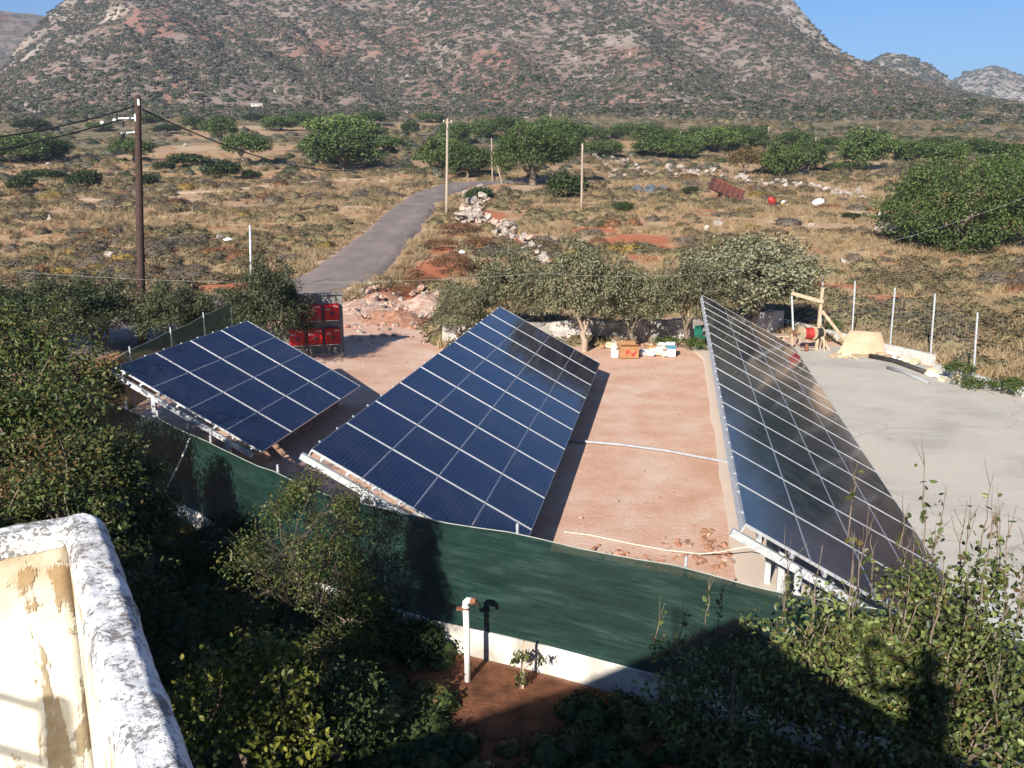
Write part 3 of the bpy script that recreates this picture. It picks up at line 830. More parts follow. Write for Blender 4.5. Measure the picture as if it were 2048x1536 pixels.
# scatter of uncountable scrub: points with an instance each, one object of kind "stuff"
def scatter(name, pts, scl, rot, idx, sources, label=None, cat=None):
    me = bpy.data.meshes.new(name)
    n = len(pts)
    me.vertices.add(n); me.vertices.foreach_set("co", np.asarray(pts, np.float32).ravel())
    for nm, tp, val in (("s_scale", 'FLOAT_VECTOR', scl), ("s_rot", 'FLOAT_VECTOR', rot)):
        a = me.attributes.new(nm, tp, 'POINT'); a.data.foreach_set("vector", np.asarray(val, np.float32).ravel())
    a = me.attributes.new("s_idx", 'INT', 'POINT'); a.data.foreach_set("value", np.asarray(idx, np.int32))
    o = link(name, me); tag(o, label, cat, kind="stuff")
    ng = bpy.data.node_groups.new(name + "_scatter", 'GeometryNodeTree')
    ng.interface.new_socket("Geometry", in_out='INPUT', socket_type='NodeSocketGeometry')
    ng.interface.new_socket("Geometry", in_out='OUTPUT', socket_type='NodeSocketGeometry')
    gi = ng.nodes.new("NodeGroupInput"); go = ng.nodes.new("NodeGroupOutput")
    iop = ng.nodes.new("GeometryNodeInstanceOnPoints")
    jn = ng.nodes.new("GeometryNodeJoinGeometry")
    for s in reversed(sources):
        oi = ng.nodes.new("GeometryNodeObjectInfo"); oi.inputs["Object"].default_value = s
        oi.inputs["As Instance"].default_value = True
        ng.links.new(oi.outputs["Geometry"], jn.inputs[0])
    def na(nm, tp):
        x = ng.nodes.new("GeometryNodeInputNamedAttribute"); x.data_type = tp; x.inputs["Name"].default_value = nm
        return [q for q in x.outputs if q.enabled and q.name == "Attribute"][0]
    ng.links.new(gi.outputs[0], iop.inputs["Points"]); ng.links.new(jn.outputs[0], iop.inputs["Instance"])
    iop.inputs["Pick Instance"].default_value = True
    ng.links.new(na("s_idx", 'INT'), iop.inputs["Instance Index"])
    ng.links.new(na("s_scale", 'FLOAT_VECTOR'), iop.inputs["Scale"])
    er = ng.nodes.new("FunctionNodeEulerToRotation")
    ng.links.new(na("s_rot", 'FLOAT_VECTOR'), er.inputs[0]); ng.links.new(er.outputs[0], iop.inputs["Rotation"])
    ng.links.new(iop.outputs[0], go.inputs[0])
    md = o.modifiers.new("scatter", 'NODES'); md.node_group = ng
    return o

def source(name, me):
    return bpy.data.objects.new(name, me)       # kept out of the scene, used only as the instanced shape

def dome_mesh(seed, n, leaf, aspect, mat, hgt=0.75, lump=0.25):
    """low cushion shrub: a lumpy closed body set all over with small twig cards"""
    rg = np.random.default_rng(seed)
    ph = rg.uniform(0, 6.28, 8)
    def rad(d):
        a = np.arctan2(d[:, 1], d[:, 0])
        return 0.46 * (1 + lump * (0.45 * np.sin(2 * a + ph[0]) + 0.35 * np.sin(3 * a + ph[1] + 3 * d[:, 2]) + 0.3 * np.sin(5 * a + ph[2] - 4 * d[:, 2]) + 0.25 * np.sin(7 * d[:, 2] + ph[3] + 2 * a)))
    na, nb = 11, 5
    D = np.array([[math.cos(b) * math.cos(a), math.cos(b) * math.sin(a), math.sin(b)] for b in np.linspace(-0.25, 1.35, nb) for a in np.linspace(0, 2 * math.pi, na, endpoint=False)])
    V = D * (rad(D) * 0.86 * rg.uniform(0.9, 1.08, len(D)))[:, None] * np.array([1, 1, hgt * 1.35])
    fq = np.array([(i * na + k, i * na + (k + 1) % na, (i + 1) * na + (k + 1) % na, (i + 1) * na + k) for i in range(nb - 1) for k in range(na)])
    V = np.concatenate([V, [[0, 0, V[-na:, 2].mean() * 1.02]]])
    ft = np.array([((nb - 1) * na + k, (nb - 1) * na + (k + 1) % na, nb * na) for k in range(na)])
    d = unit(rg, n); d[:, 2] = np.abs(d[:, 2]) * 0.95 - 0.02; d /= np.linalg.norm(d, axis=1)[:, None]
    P = d * (rad(d) * rg.uniform(0.84, 1.08, n))[:, None] * np.array([1, 1, hgt * 1.35])
    nr = d * 1.0 + rg.normal(size=(n, 3)) * 0.55; nr /= np.linalg.norm(nr, axis=1)[:, None]
    v, l, sz = leaf_arrays(P, nr, np.full(n, leaf), aspect, rg)
    k = len(V)
    return quick_mesh("scrub_shape", np.concatenate([V, v]), np.concatenate([fq.ravel(), ft.ravel(), l + k]), np.concatenate([np.full(len(fq), 4), np.full(len(ft), 3), sz]), mat)

def tuft_mesh(seed, n, hgt, mat, spread=0.25):
    rg = np.random.default_rng(seed)
    a = rg.uniform(0, 6.283, n); rr = spread * np.sqrt(rg.uniform(0, 1, n))
    b = np.stack([rr * np.cos(a), rr * np.sin(a), np.zeros(n)], 1)
    h = hgt * rg.uniform(0.5, 1.15, n)
    lean = rg.normal(size=(n, 2)) * 0.28
    tip = b + np.stack([lean[:, 0] * h, lean[:, 1] * h, h], 1)
    w = 0.016
    s = np.stack([-np.sin(a + 1.0), np.cos(a + 1.0), 0 * a], 1) * w
    v = np.stack([b - s, b + s, tip + s * 0.2, tip - s * 0.2], 1).reshape(-1, 3)
    return quick_mesh("grass_shape", v, np.arange(4 * n), np.full(n, 4), mat)
# ------------------------------------------------------------------ solar arrays
ARR_AZ, TILT = RAD(10.236), RAD(28.19)
KU = 1.67 * 1.00665                # module pitch along the row
ct, st_ = math.cos(TILT), math.sin(TILT)
MOD_R = np.array([[0, -ct, st_], [1, 0, 0], [0, st_, ct]])      # columns: along row, up the slope, normal (array space)

def module_meshes():
    L, Wd, T = KU - 0.034, 0.991, 0.045
    b = 0.013; c = 0.008
    g = MB(); g.box((0, 0, -0.004), (L - 2 * b + 0.004, Wd - 2 * c + 0.004, 0.012))
    f = MB()
    f.box((0, Wd / 2 - c / 2, -T / 2 + 0.006), (L, c, T)); f.box((0, -Wd / 2 + c / 2, -T / 2 + 0.006), (L, c, T))
    f.box((L / 2 - b / 2, 0, -T / 2 + 0.006), (b, Wd - 2 * c - 0.001, T)); f.box((-L / 2 + b / 2, 0, -T / 2 + 0.006), (b, Wd - 2 * c - 0.001, T))
    return g.mesh("solar_panel", MT["pv"]), f.mesh("frame", MT["alu"])
PANEL_ME, FRAME_ME = module_meshes()
CLAMP_ME = MB().box((0, 0.004, 0.004), (0.04, 0.035, 0.02)).mesh("clamp", MT["alu"])

def solar_array(near_high, rows, label, legs_every=2, hi_leg=1.15, feet=True):
    gz = float(hground(near_high[0], near_high[1]))
    e = empty("solar_array", (near_high[0], near_high[1], gz), -ARR_AZ)
    hz = near_high[2] - gz
    tag(e, label, "solar array", "solar panel arrays in the yard")
    S = lambda u, v, w=0.0: np.array([v * ct + w * st_, u, hz - v * st_ + w * ct])     # along, down the slope, off the plane
    R4 = Matrix([[*MOD_R[0]], [*MOD_R[1]], [*MOD_R[2]]])
    q = R4.to_euler()
    for i in range(rows):
        for j in range(4):
            o = link("solar_panel", PANEL_ME, e)
            o.location = S((i + 0.5) * KU, j + 0.5, 0.0)
            o.rotation_euler = q
            # a hair of sag and twist, as bolted modules have
            o.rotation_euler[0] += random.uniform(-1, 1) * 0.0022; o.rotation_euler[1] += random.uniform(-1, 1) * 0.0022
            link("frame", FRAME_ME, o)
    Lr = rows * KU
    for v in (0.25, 0.75, 1.25, 1.75, 2.25, 2.75, 3.25, 3.75):
        m = MB(); m.beam(S(-0.05, v, -0.066), S(Lr + 0.05, v, -0.066), 0.045, 0.045, up=(st_, 0, ct)); m.build("purlin", MT["alu"], e)
    m = MB(); m.beam(S(0.0, 0.014, -0.095), S(Lr, 0.014, -0.095), 0.022, 0.11, up=(st_, 0, ct)); m.build("edge_rail", MT["galv"], e)
    us = list(np.arange(-0.02, Lr - 0.4, legs_every * KU)) + [Lr + 0.0]
    for k, u in enumerate(us):
        m = MB(); m.beam(S(u, -0.1 if k == 0 else 0.15, -0.185), S(u, 3.85, -0.185), 0.075, 0.11, up=(st_, 0, ct)); m.build("rafter", MT["galv"], e)
        for v in (hi_leg, 3.2):
            top = S(u, v, -0.22); base = np.array([top[0], top[1], -0.05])
            m = MB(); m.beam(base, top, 0.10, 0.06, up=(0, 1, 0)); m.build("leg", MT["galv"], e)
            if not feet: continue
            m = MB(); m.box((top[0], u, 0.03), (0.34, 0.34, 0.12)); m.build("footing", MT["kerb_con"], e)
        a = S(u, 2.2, -0.22); b = np.array([S(u, hi_leg)[0], u, 0.35])
        m = MB(); m.beam(b + [0.04, 0.03, 0], a + [0, 0.03, 0], 0.045, 0.045); m.build("brace", MT["galv"], e)
    for i in range(rows):
        for f in (0.25, 0.75):
            o = link("clamp", CLAMP_ME, e); o.location = S((i + f) * KU, -0.012, 0.0); o.rotation_euler = q
    return e

A1 = np.array([-9.252, 20.482, CAM_H - 4.415]); A2 = np.array([-3.399, 14.532, CAM_H - 4.560]); A3 = np.array([3.141, 11.349, CAM_H - 4.614])
solar_array(A1, 4, "short square array of sixteen dark blue solar panels beside the leafy garden trees")
solar_array(A2, 10, "dark blue solar array ten panels long standing on the red earth")
solar_array(A3, 14, "longest solar array, fourteen panels long, standing on the concrete slab and mirroring the hillside", 1, 0.95, False)

# ------------------------------------------------------------------ perimeter fence with shade net
def resample(poly, step):
    poly = np.array(poly, float)
    s = np.concatenate([[0], np.cumsum(np.linalg.norm(np.diff(poly, axis=0), axis=1))])
    u = np.linspace(0, s[-1], max(int(s[-1] / step), 2))
    return np.stack([np.interp(u, s, poly[:, k]) for k in range(poly.shape[1])], -1), u, s

def wall_run(name, poly, h, t, mat, parent=None, step=0.5, rough=0.0):
    p, u, _ = resample(poly, step)
    tg = np.gradient(p, axis=0); tg /= np.linalg.norm(tg, axis=1)[:, None]
    nrm = np.stack([tg[:, 1], -tg[:, 0]], -1)
    g = hground(p[:, 0], p[:, 1])
    hh = h + rough * (fbm(u / 0.8, u * 0 + 1, 77) - 0.47)
    z0 = g - 0.3; z1 = g + hh
    sec = [(-0.5, z0), (-0.5, z1 - 0.015), (-0.42, z1), (0.42, z1), (0.5, z1 - 0.015), (0.5, z0)]
    P = np.stack([np.concatenate([p + nrm * t * a + (rough * 0.5 * (fbm(u / 0.5, u * 0 + a * 9, 5) - 0.47))[:, None] * nrm, z[:, None]], 1) for a, z in sec], 1)
    mb = MB(); mb.grid(P)
    n = len(sec); m = len(p)
    mb.f.append(tuple(range(n))); mb.f.append(tuple((m - 1) * n + k for k in range(n - 1, -1, -1)))
    return mb.build(name, mat, parent)

def fence_net(parent, poly, z0, z1, posts_every, name="net", sag=0.05, seed=2):
    p, u, s = resample(poly, 0.12)
    tg = np.gradient(p, axis=0); tg /= np.linalg.norm(tg, axis=1)[:, None]
    nrm = np.stack([tg[:, 1], -tg[:, 0]], -1)
    rows = 26
    P = np.zeros((len(p), rows, 3))
    ph = (u % posts_every) / posts_every
    sagv = np.sin(ph * math.pi) * sag * (0.5 + vnoise(np.floor(u / posts_every), u * 0, 3))
    for k in range(rows):
        f = k / (rows - 1)
        z = z0 + (z1 - sagv - z0) * f
        # long diagonal pulls towards the posts, small puckers along the hem
        off = 0.05 * (fbm(u / 1.6 + f * 0.9, np.full_like(u, f * 1.3), seed, 3) - 0.47) + 0.02 * (vnoise(u / 0.35 - f * 2, np.full_like(u, f * 9), seed + 4) - 0.5)
        P[:, k, :2] = p + nrm * (off + 0.055)[:, None]
        P[:, k, 2] = z + hground(p[:, 0], p[:, 1])
    mb = MB(); mb.grid(P)
    o = mb.build(name, MT["net"], parent, smooth=True)
    hem = MB()
    hem.tube(P[::4, -1] + [0, 0, 0.004], 0.008, 5); 
    hem.build("top_wire", MT["wire"], parent)
    return o

def fence_posts(parent, poly, every, h, r=0.022, z=0.35):
    p, u, s = resample(poly, 0.05)
    for d in np.arange(0.0, s[-1] + 0.01, every):
        x = np.interp(d, u, p[:, 0]); y = np.interp(d, u, p[:, 1])
        m = MB(); m.tube([(x, y, z + hground(x, y)), (x, y, h + hground(x, y))], r, 8); m.build("post", MT["galv"], parent)

fe = empty("net_fence", (FENCE[6][0], FENCE[6][1], 0)); tag(fe, "fence of dark green shade net stretched on steel posts over a concrete kerb", "fence")
def rel(o, e):
    o.location = [-c for c in e.location]
for part in (fence_net(fe, FENCE[3:], 0.44, 2.08, 2.45, seed=2),): pass
fence_posts(fe, FENCE[3:], 2.45, 2.2)
fe.location = (0, 0, 0)
fb = empty("net_fence", (0, 0, 0)); tag(fb, "shaded stretch of green net fence between the road and the short array", "fence")
fence_net(fb, FENCE[:4], 0.42, 2.02, 3.0, seed=9); fence_posts(fb, FENCE[:4], 3.0, 2.15)
w1 = wall_run("kerb_wall", FENCE[2:], 0.44, 0.16, MT["kerb_con"], rough=0.02)
tag(w1, "low stained concrete kerb wall carrying the green net fence", "wall")

# ------------------------------------------------------------------ rocks
def rock_mesh(seed, mat, flat=0.7, n=15):
    import bmesh
    rg = np.random.default_rng(seed)
    bm = bmesh.new()
    d = unit(rg, n) * rg.uniform(0.75, 1.05, n)[:, None] * np.array([0.5, 0.42, 0.5 * flat])
    for p in d: bm.verts.new(p)
    bmesh.ops.convex_hull(bm, input=bm.verts)
    me = bpy.data.meshes.new("stone"); bm.to_mesh(me); bm.free()
    me.materials.append(mat)
    return me
ROCK = [rock_mesh(100 + i, MT["stone"], 0.55 + 0.1 * (i % 4)) for i in range(8)]
ROCKP = [rock_mesh(200 + i, MT["pinkstone"], 0.55 + 0.1 * (i % 4)) for i in range(6)]
CLOD = [rock_mesh(300 + i, MT["redclod"], 0.6) for i in range(5)]

def put_stone(parent, p, size, meshes, name="stone", sink=0.25):
    o = link(name, random.choice(meshes), parent)
    s = size * np.array([random.uniform(0.8, 1.25), random.uniform(0.7, 1.1), random.uniform(0.7, 1.1)])
    o.location = (p[0], p[1], p[2] + s[2] * (0.3 - sink))
    o.rotation_euler = (random.uniform(-0.5, 0.5), random.uniform(-0.5, 0.5), random.uniform(0, 6.28)); o.scale = s
    return o

def stone_row(label, px_path, n, lo, hi, spread_px, meshes, cat="stone wall", name="stone_wall", tiers=2):
    e = empty(name, (0, 0, 0)); tag(e, label, cat)
    path = np.array(px_path, float)
    s = np.concatenate([[0], np.cumsum(np.linalg.norm(np.diff(path, axis=0), axis=1))])
    for k in range(n):
        d = random.uniform(0, s[-1])
        px = np.interp(d, s, path[:, 0]) + random.gauss(0, spread_px); py = np.interp(d, s, path[:, 1]) + random.gauss(0, spread_px * 0.45)
        g = G(px, py); size = random.uniform(lo, hi) ** 1.0 * mpp(g)
        g = g.copy()
        if tiers > 1 and k % 3 == 0: g[2] += size * 0.4
        put_stone(e, g, size, meshes, sink=0.08)
    return e
stone_row("tumbled wall of pale grey boulders running along the tarmac road bend", [(935, 396), (975, 400), (950, 420), (925, 445), (985, 445), (1010, 468), (1045, 488), (1075, 515), (1095, 535)], 170, 11, 30, 9, ROCK + ROCKP[:3])
stone_row("long dry stone terrace wall behind the rusty tipped trailer", [(1330, 346), (1390, 350), (1420, 354), (1480, 362), (1560, 372), (1640, 384), (1725, 398)], 115, 8, 20, 5, ROCK, tiers=2)
stone_row("heap of grey boulders at the foot of the broad dark green tree", [(1745, 462), (1780, 466), (1825, 474)], 26, 12, 28, 6, ROCK, cat="stone heap", name="stone_heap")
stone_row("scattered line of white boulders under the brown bush by the terrace", [(1180, 318), (1235, 322), (1290, 352), (1320, 356)], 22, 8, 18, 5, ROCK, cat="stone heap", name="stone_heap")
stone_row("low ruined wall of pale rubble at the mountain foot beside the dark shrub", [(40, 218), (70, 214), (110, 212), (145, 208), (60, 226), (80, 225)], 45, 5, 11, 6, ROCK, cat="stone wall")
stone_row("pale stones lying in the dusty field beside the blue tarpaulin heap", [(1200, 356), (1250, 352), (1210, 340)], 12, 7, 15, 5, ROCK, cat="stone heap", name="stone_heap")

for k, (px, py, w) in enumerate([(225, 515, 34), (345, 522, 30), (440, 480, 24), (395, 520, 20), (530, 470, 18), (650, 378, 22), (665, 372, 14), (730, 385, 20), (100, 440, 20), (210, 433, 16), (355, 415, 16), (480, 500, 20),
                                 (540, 508, 16), (370, 292, 16), (100, 330, 14), (650, 408, 16), (1690, 528, 38), (1722, 530, 26), (1440, 450, 34), (1585, 447, 16), (1620, 452, 18), (1800, 500, 16), (180, 470, 14), (600, 380, 14), (300, 480, 16), (130, 548, 16), (560, 520, 14), (1480, 432, 16)]):
    g = G(px, py)
    o = put_stone(None, g, w * mpp(g) * 1.15, ROCK, "boulder")
    tag(o, "pale limestone boulder lying on its own among the dry scrub", "boulder", "lone boulders in the scrub")

# rubble beside the inverter wall: earth mound with broken stone
def rubble():
    e = empty("rubble_heap", (0, 0, 0)); tag(e, "heap of broken pink rubble and red earth where the road meets the yard", "rubble heap")
    c = [G(730, 618), G(790, 640), G(850, 620), G(760, 600)]
    for k, p in enumerate(c):
        n = 26
        a = np.linspace(0, 2 * math.pi, n + 1)[:-1]
        rad = np.array([2.6, 2.2, 2.6, 1.9])[k]; hh = [0.55, 0.6, 0.8, 0.5][k]
        rings = np.linspace(0, 1, 9)
        P = []
        for r in rings:
            x = p[0] + rad * r * np.cos(a); y = p[1] + rad * 1.1 * r * np.sin(a)
            z = hground(x, y) + hh * (math.cos(r * math.pi) * 0.5 + 0.5) * (0.7 + 0.9 * (fbm(x / 0.6, y / 0.6, 12) - 0.3)) - 0.06 * r
            P.append(np.stack([x, y, z], -1))
        P = np.array(P); P = np.concatenate([P, P[:, :1]], 1)
        mb = MB(); mb.grid(P[:, ::-1]); mb.build("earth", MT["redclod"] if k % 2 else MT["pinkstone"], e)
    for k in range(270):
        px = random.uniform(688, 885); py = random.gauss(625, 30)
        if py < 578 or py > 690: continue
        g = G(px, py).copy(); g[2] += random.uniform(0, 0.35) if py < 645 else 0
        put_stone(e, g, random.choice([7, 9, 12, 16, 22]) * mpp(g), ROCKP + ROCK[:4] + CLOD[:1])
rubble()

def heap(label, spots, n, lo, hi, meshes, z=0.0, name="stone_heap", cat="stone heap"):
    e = empty(name, (0, 0, 0)); tag(e, label, cat)
    for k in range(n):
        (x0, y0, x1, y1) = random.choice(spots)
        f = random.random(); g = onz(x0 + (x1 - x0) * f + random.gauss(0, 9), y0 + (y1 - y0) * f + random.gauss(0, 8), z)
        put_stone(e, g, random.uniform(lo, hi), meshes)
heap("red clay clods and stones strewn along the slab edge by the longest array", [(1180, 1105, 1330, 1135), (1330, 1110, 1450, 1130), (1400, 1060, 1452, 1120), (1300, 1080, 1440, 1100)], 120, 0.05, 0.26, CLOD + ROCKP[:2])

# loose gravel over the red earth of the yard
def yard_gravel():
    n = 2600
    x = rng.uniform(-6, 6.5, n); y = rng.uniform(12, 36, n)
    keep = (y > fence_y(x) + 0.3) & (x < np.interp(y, [10, 36], [2.4, 6.8]))
    x, y = x[keep], y[keep]
    z = hground(x, y); s = rng.gamma(1.6, 0.018, len(x)) + 0.012
    srcs = [source("gravel_shape", me) for me in (ROCKP[0], ROCKP[1], CLOD[0], ROCK[0])]
    scatter("gravel", np.stack([x, y, z + 0.1 * s], 1), np.repeat(s[:, None], 3, 1), rng.uniform(0, 6.28, (len(x), 3)), rng.integers(0, 4, len(x)), srcs)
yard_gravel()
# ------------------------------------------------------------------ things in the yard
def text_mesh(s, size, mat):
    c = bpy.data.curves.new("print", 'FONT'); c.body = s; c.size = size; c.extrude = 0.002; c.align_x = 'CENTER'
    o = bpy.data.objects.new("print", c); COL.objects.link(o)
    bpy.context.view_layer.update()
    me = bpy.data.meshes.new_from_object(o.evaluated_get(bpy.context.evaluated_depsgraph_get()))
    bpy.data.objects.remove(o); bpy.data.curves.remove(c)
    me.materials.clear(); me.materials.append(mat)
    return me

def inverter_wall():
    gz = 0.25
    a = onz(574, 712, gz); b = onz(684, 706, gz)
    d = b[:2] - a[:2]; L = np.linalg.norm(d)
    rz = math.radians(14)
    e = empty("inverter_wall", ((a[0] + b[0]) / 2, (a[1] + b[1]) / 2, gz), rz)
    tag(e, "free-standing grey block wall at the yard entrance behind the short array", "wall")
    L = 2.25; Hh = 2.28
    # rendered block courses
    m = MB(); m.box((0, 0.10, Hh / 2 - 0.1), (L, 0.2, Hh + 0.2)); m.build("core", MT["greyblock_shade"], e)
    for r in range(11):
        for k in range(6):
            off = 0.19 if r % 2 else 0.0
            x0 = -L / 2 + k * 0.4 - off; x1 = x0 + 0.39
            x0 = max(x0, -L / 2); x1 = min(x1, L / 2)
            if x1 - x0 < 0.05: continue
            q = MB(); q.box(((x0 + x1) / 2, -0.006, r * 0.205 + 0.1), (x1 - x0, 0.02, 0.197)); q.build("block", MT["greyblock_shade"], e)
    m = MB(); m.box((0, 0.08, Hh + 0.02), (L + 0.1, 0.36, 0.05)); m.build("coping", MT["greyblock_shade"], e)
    t1 = text_mesh("SMA", 0.10, MT["print"]); t2 = text_mesh("SOL", 0.11, MT["print"])
    Rx = math.pi / 2
    base = Vector(e.location)
    for r in range(2):
        for k in range(3):
            lx = -0.62 + k * 0.66; lz = 0.72 + r * 0.92
            off = Matrix.Rotation(rz, 3, 'Z') @ Vector((lx, -0.13, lz))
            i = empty("inverter", base + off, rz)
            rowt, colt = ("lower", "upper")[r], ("on the side of the tree", "in the middle", "on the side of the rubble")[k]
            tag(i, f"red inverter in the {rowt} row on the grey wall, {colt}", "inverter", "red inverters on the wall")
            m = MB(); w, h, t = 0.56, 0.62, 0.22
            # casing with chamfered front
            f = 0.03
            P = [(-w/2, t/2, -h/2), (w/2, t/2, -h/2), (w/2, t/2, h/2), (-w/2, t/2, h/2), (-w/2, -t/2 + f, -h/2), (w/2, -t/2 + f, -h/2), (w/2, -t/2 + f, h/2), (-w/2, -t/2 + f, h/2),
                 (-w/2 + f, -t/2, -h/2 + f), (w/2 - f, -t/2, -h/2 + f), (w/2 - f, -t/2, h/2 - f), (-w/2 + f, -t/2, h/2 - f)]
            m.add(P, [(3, 2, 1, 0), (0, 1, 5, 4), (1, 2, 6, 5), (2, 3, 7, 6), (3, 0, 4, 7), (4, 5, 9, 8), (5, 6, 10, 9), (6, 7, 11, 10), (7, 4, 8, 11), (8, 9, 10, 11)])
            m.build("casing", MT["redbox"], i)
            a_ = np.linspace(0, 2 * math.pi, 17)[:-1]
            m = MB(); m.tube([(0.02, -t/2 - 0.012, -0.05), (0.02, -t/2 + 0.01, -0.05)], 0.07, 16); m.build("display", MT["darkgrille"], i)
            o = link("lettering", t1, i); o.location = (0.15, -t/2 - 0.002, 0.18); o.rotation_euler = (Rx, 0, 0)
            o = link("lettering", t2, i); o.location = (-0.14, -t/2 - 0.002, 0.07); o.rotation_euler = (Rx, 0, 0)
            m = MB(); m.box((0, -0.02, -h/2 - 0.012), (w - 0.06, t - 0.06, 0.024)); m.build("base_rail", MT["alu"], i)
            m = MB(); m.box((0, t/2 + 0.012, 0), (0.4, 0.03, 0.5)); m.build("bracket", MT["galv"], i)
inverter_wall()

# boundary wall with step, steel posts, and the back wall under the olives
W_A = onz(1560, 636, 0.42); W_B = onz(1772, 688, 0.42); W_C = onz(1869, 709, 0.42)
wA = wall_run("boundary_wall", [W_A[:2], W_B[:2], W_C[:2]], 0.42, 0.2, MT["white_con"])
tag(wA, "taller length of pale concrete boundary wall behind the bent plywood", "wall")
W_D = onz(1872, 727, 0.33); W_E = onz(2048, 774, 0.33); W_F = W_E + (W_E - W_D) * 2.2
wB = wall_run("boundary_wall", [W_D[:2], W_E[:2], W_F[:2]], 0.30, 0.2, MT["white_con"])
tag(wB, "lower stepped-down length of pale concrete boundary wall beside the slab", "wall")
POSTS = [((1710, 562), (1704, 672)), ((1790, 575), (1780, 690)), ((1870, 587), (1861, 708)), ((1955, 625), (1947, 748)), ((1646, 548), (1641, 655))]
labels_p = ["leaning over the bent plywood sheet", "at the corner of the plywood and the taller wall", "at the step of the boundary wall", "on the lower wall beside a dark stake", "tied to the timber frame"]
for (t, b), lb in zip(POSTS, labels_p):
    B = onz(b[0], b[1], 0.33); T = at(t[0], t[1], B[1] + 0.05)
    B[2] = 0.2
    e = empty("fence_post", B); tag(e, "slender steel fence post " + lb, "post", "steel posts on the boundary wall")
    m = MB(); L = T - B; m.beam((0, 0, 0), L, 0.05, 0.05); m.build("shaft", MT["galv"], e)
    m = MB(); m.beam(L * 0.92, L * 0.92 + np.array([0.0, 0.0, 0.02]), 0.09, 0.03); m.build("wire_clip", MT["wire"], e)
mb = MB()
P0 = [onz(b[0], b[1], 0.33) for (t, b) in (POSTS[4], POSTS[0], POSTS[1], POSTS[2], POSTS[3])]
for k in range(9):
    mb.tube([p + [0, 0.03, 0.15 + k * 0.21] for p in P0], 0.0022, 4)
for a, b in zip(P0[:-1], P0[1:]):
    L = np.linalg.norm(b - a); n = int(L / 0.22)
    for i in range(n):
        q = a + (b - a) * i / n
        mb.tube([q + [0, 0.03, 0.1], q + [0, 0.03, 1.9]], 0.0012, 3)
tag(mb.build("wire_mesh", MT["galv"]), "thin wire mesh strung between the steel posts of the boundary wall", "wire mesh")

bw = wall_run("back_wall", [onz(885, 692, 0)[:2], onz(1000, 690, 0)[:2], onz(1190, 686, 0)[:2], onz(1400, 681, 0)[:2], onz(1560, 662, 0)[:2]], 0.95, 0.28, MT["oldwall"], rough=0.32)
tag(bw, "rough pale wall standing behind the row of olive trees", "wall")

# timber frame
def timber():
    B = onz(1632, 699, 0.05); y0 = B[1]
    e = empty("timber_frame", B); tag(e, "goalpost frame of sawn timber with slanting props beside the cable drums", "timber frame")
    def pt(px, py, dy=0.0): return at(px, py, y0 + dy) - B
    m = MB(); m.beam((0, 0, -0.05), pt(1645, 575), 0.11, 0.09); m.build("upright", MT["timber"], e)
    m = MB(); m.beam(pt(1583, 586, -0.08), pt(1646, 604, -0.08), 0.09, 0.14); m.build("crossbeam", MT["timber"], e)
    m = MB(); m.beam(pt(1644, 622, 0.09), pt(1692, 684, 0.09), 0.07, 0.12); m.build("prop", MT["timber"], e)
    m = MB(); m.beam(pt(1640, 668, -0.1), pt(1661, 706, -0.1), 0.07, 0.10); m.build("prop", MT["timber"], e)
    m = MB(); m.beam(pt(1583, 586, 0.0) , pt(1586, 660, 0.0), 0.06, 0.06); m.build("post", MT["galv"], e)
timber()

def drums():
    y0 = onz(1610, 702, 0.0)[1]
    def drum(px0, px1, py, r, col, label, fr):
        a = at(px0, py, y0); b = at(px1, py, y0 + 0.12)
        e = empty("cable_drum", (a + b) / 2); tag(e, label, "cable drum")
        d = (b - a); u = d / np.linalg.norm(d)
        for s, en in ((-1, a), (1, b)):
            m = MB(); c = en - (a + b) / 2
            m.tube([c, c + u * 0.03 * s], fr, 24); m.build("flange", MT["timber"], e)
        m = MB(); n = 9; ts = np.linspace(0.02, 0.98, n)
        pts = [a - (a + b) / 2 + d * t for t in ts]; m.tube(pts, [r * (1 + 0.04 * math.sin(9 * t)) for t in ts], 22); m.build("cable_winding", MT[col], e, smooth=True)
        return a, b
    a, b = drum(1604, 1625, 667, 0.24, "redpaint", "wooden drum wound with bright red cable on the stand", 0.30)
    a2, b2 = drum(1628, 1641, 666, 0.22, "cable", "wooden drum wound with black cable against the timber upright", 0.27)
    e = empty("drum_stand", (a[0], a[1], 0)); tag(e, "low trestle of old planks and an axle holding the cable drums", "stand")
    o = np.array([a[0], a[1], 0.0])
    m = MB(); m.tube([a - o + [-0.5, 0, 0], b2 - o + [0.25, 0, 0]], 0.022, 8); m.build("axle", MT["rust"], e)
    for x in (-0.42, 0.85):
        for dy in (-0.3, 0.3):
            m = MB(); m.beam((x, dy, 0.0), (x, 0, a[2] - 0.02), 0.06, 0.06); m.build("leg", MT["timber"], e)
    m = MB(); m.box((-1.5, 0.1, 0.62), (1.9, 0.5, 0.05)); m.build("plank", MT["timber"], e)
    for x in (-2.3, -0.75):
        m = MB(); m.box((x, 0.1, 0.3), (0.07, 0.4, 0.6)); m.build("trestle_leg", MT["timber"], e)
    m = MB(); m.beam((0.1, -0.35, 0.0), (0.1, -0.35, 0.35), 0.1, 0.1); m.beam((-0.2, -0.45, 0.25), (0.4, -0.3, 0.2), 0.05, 0.05); m.build("scrap_iron", MT["rust"], e)
drums()

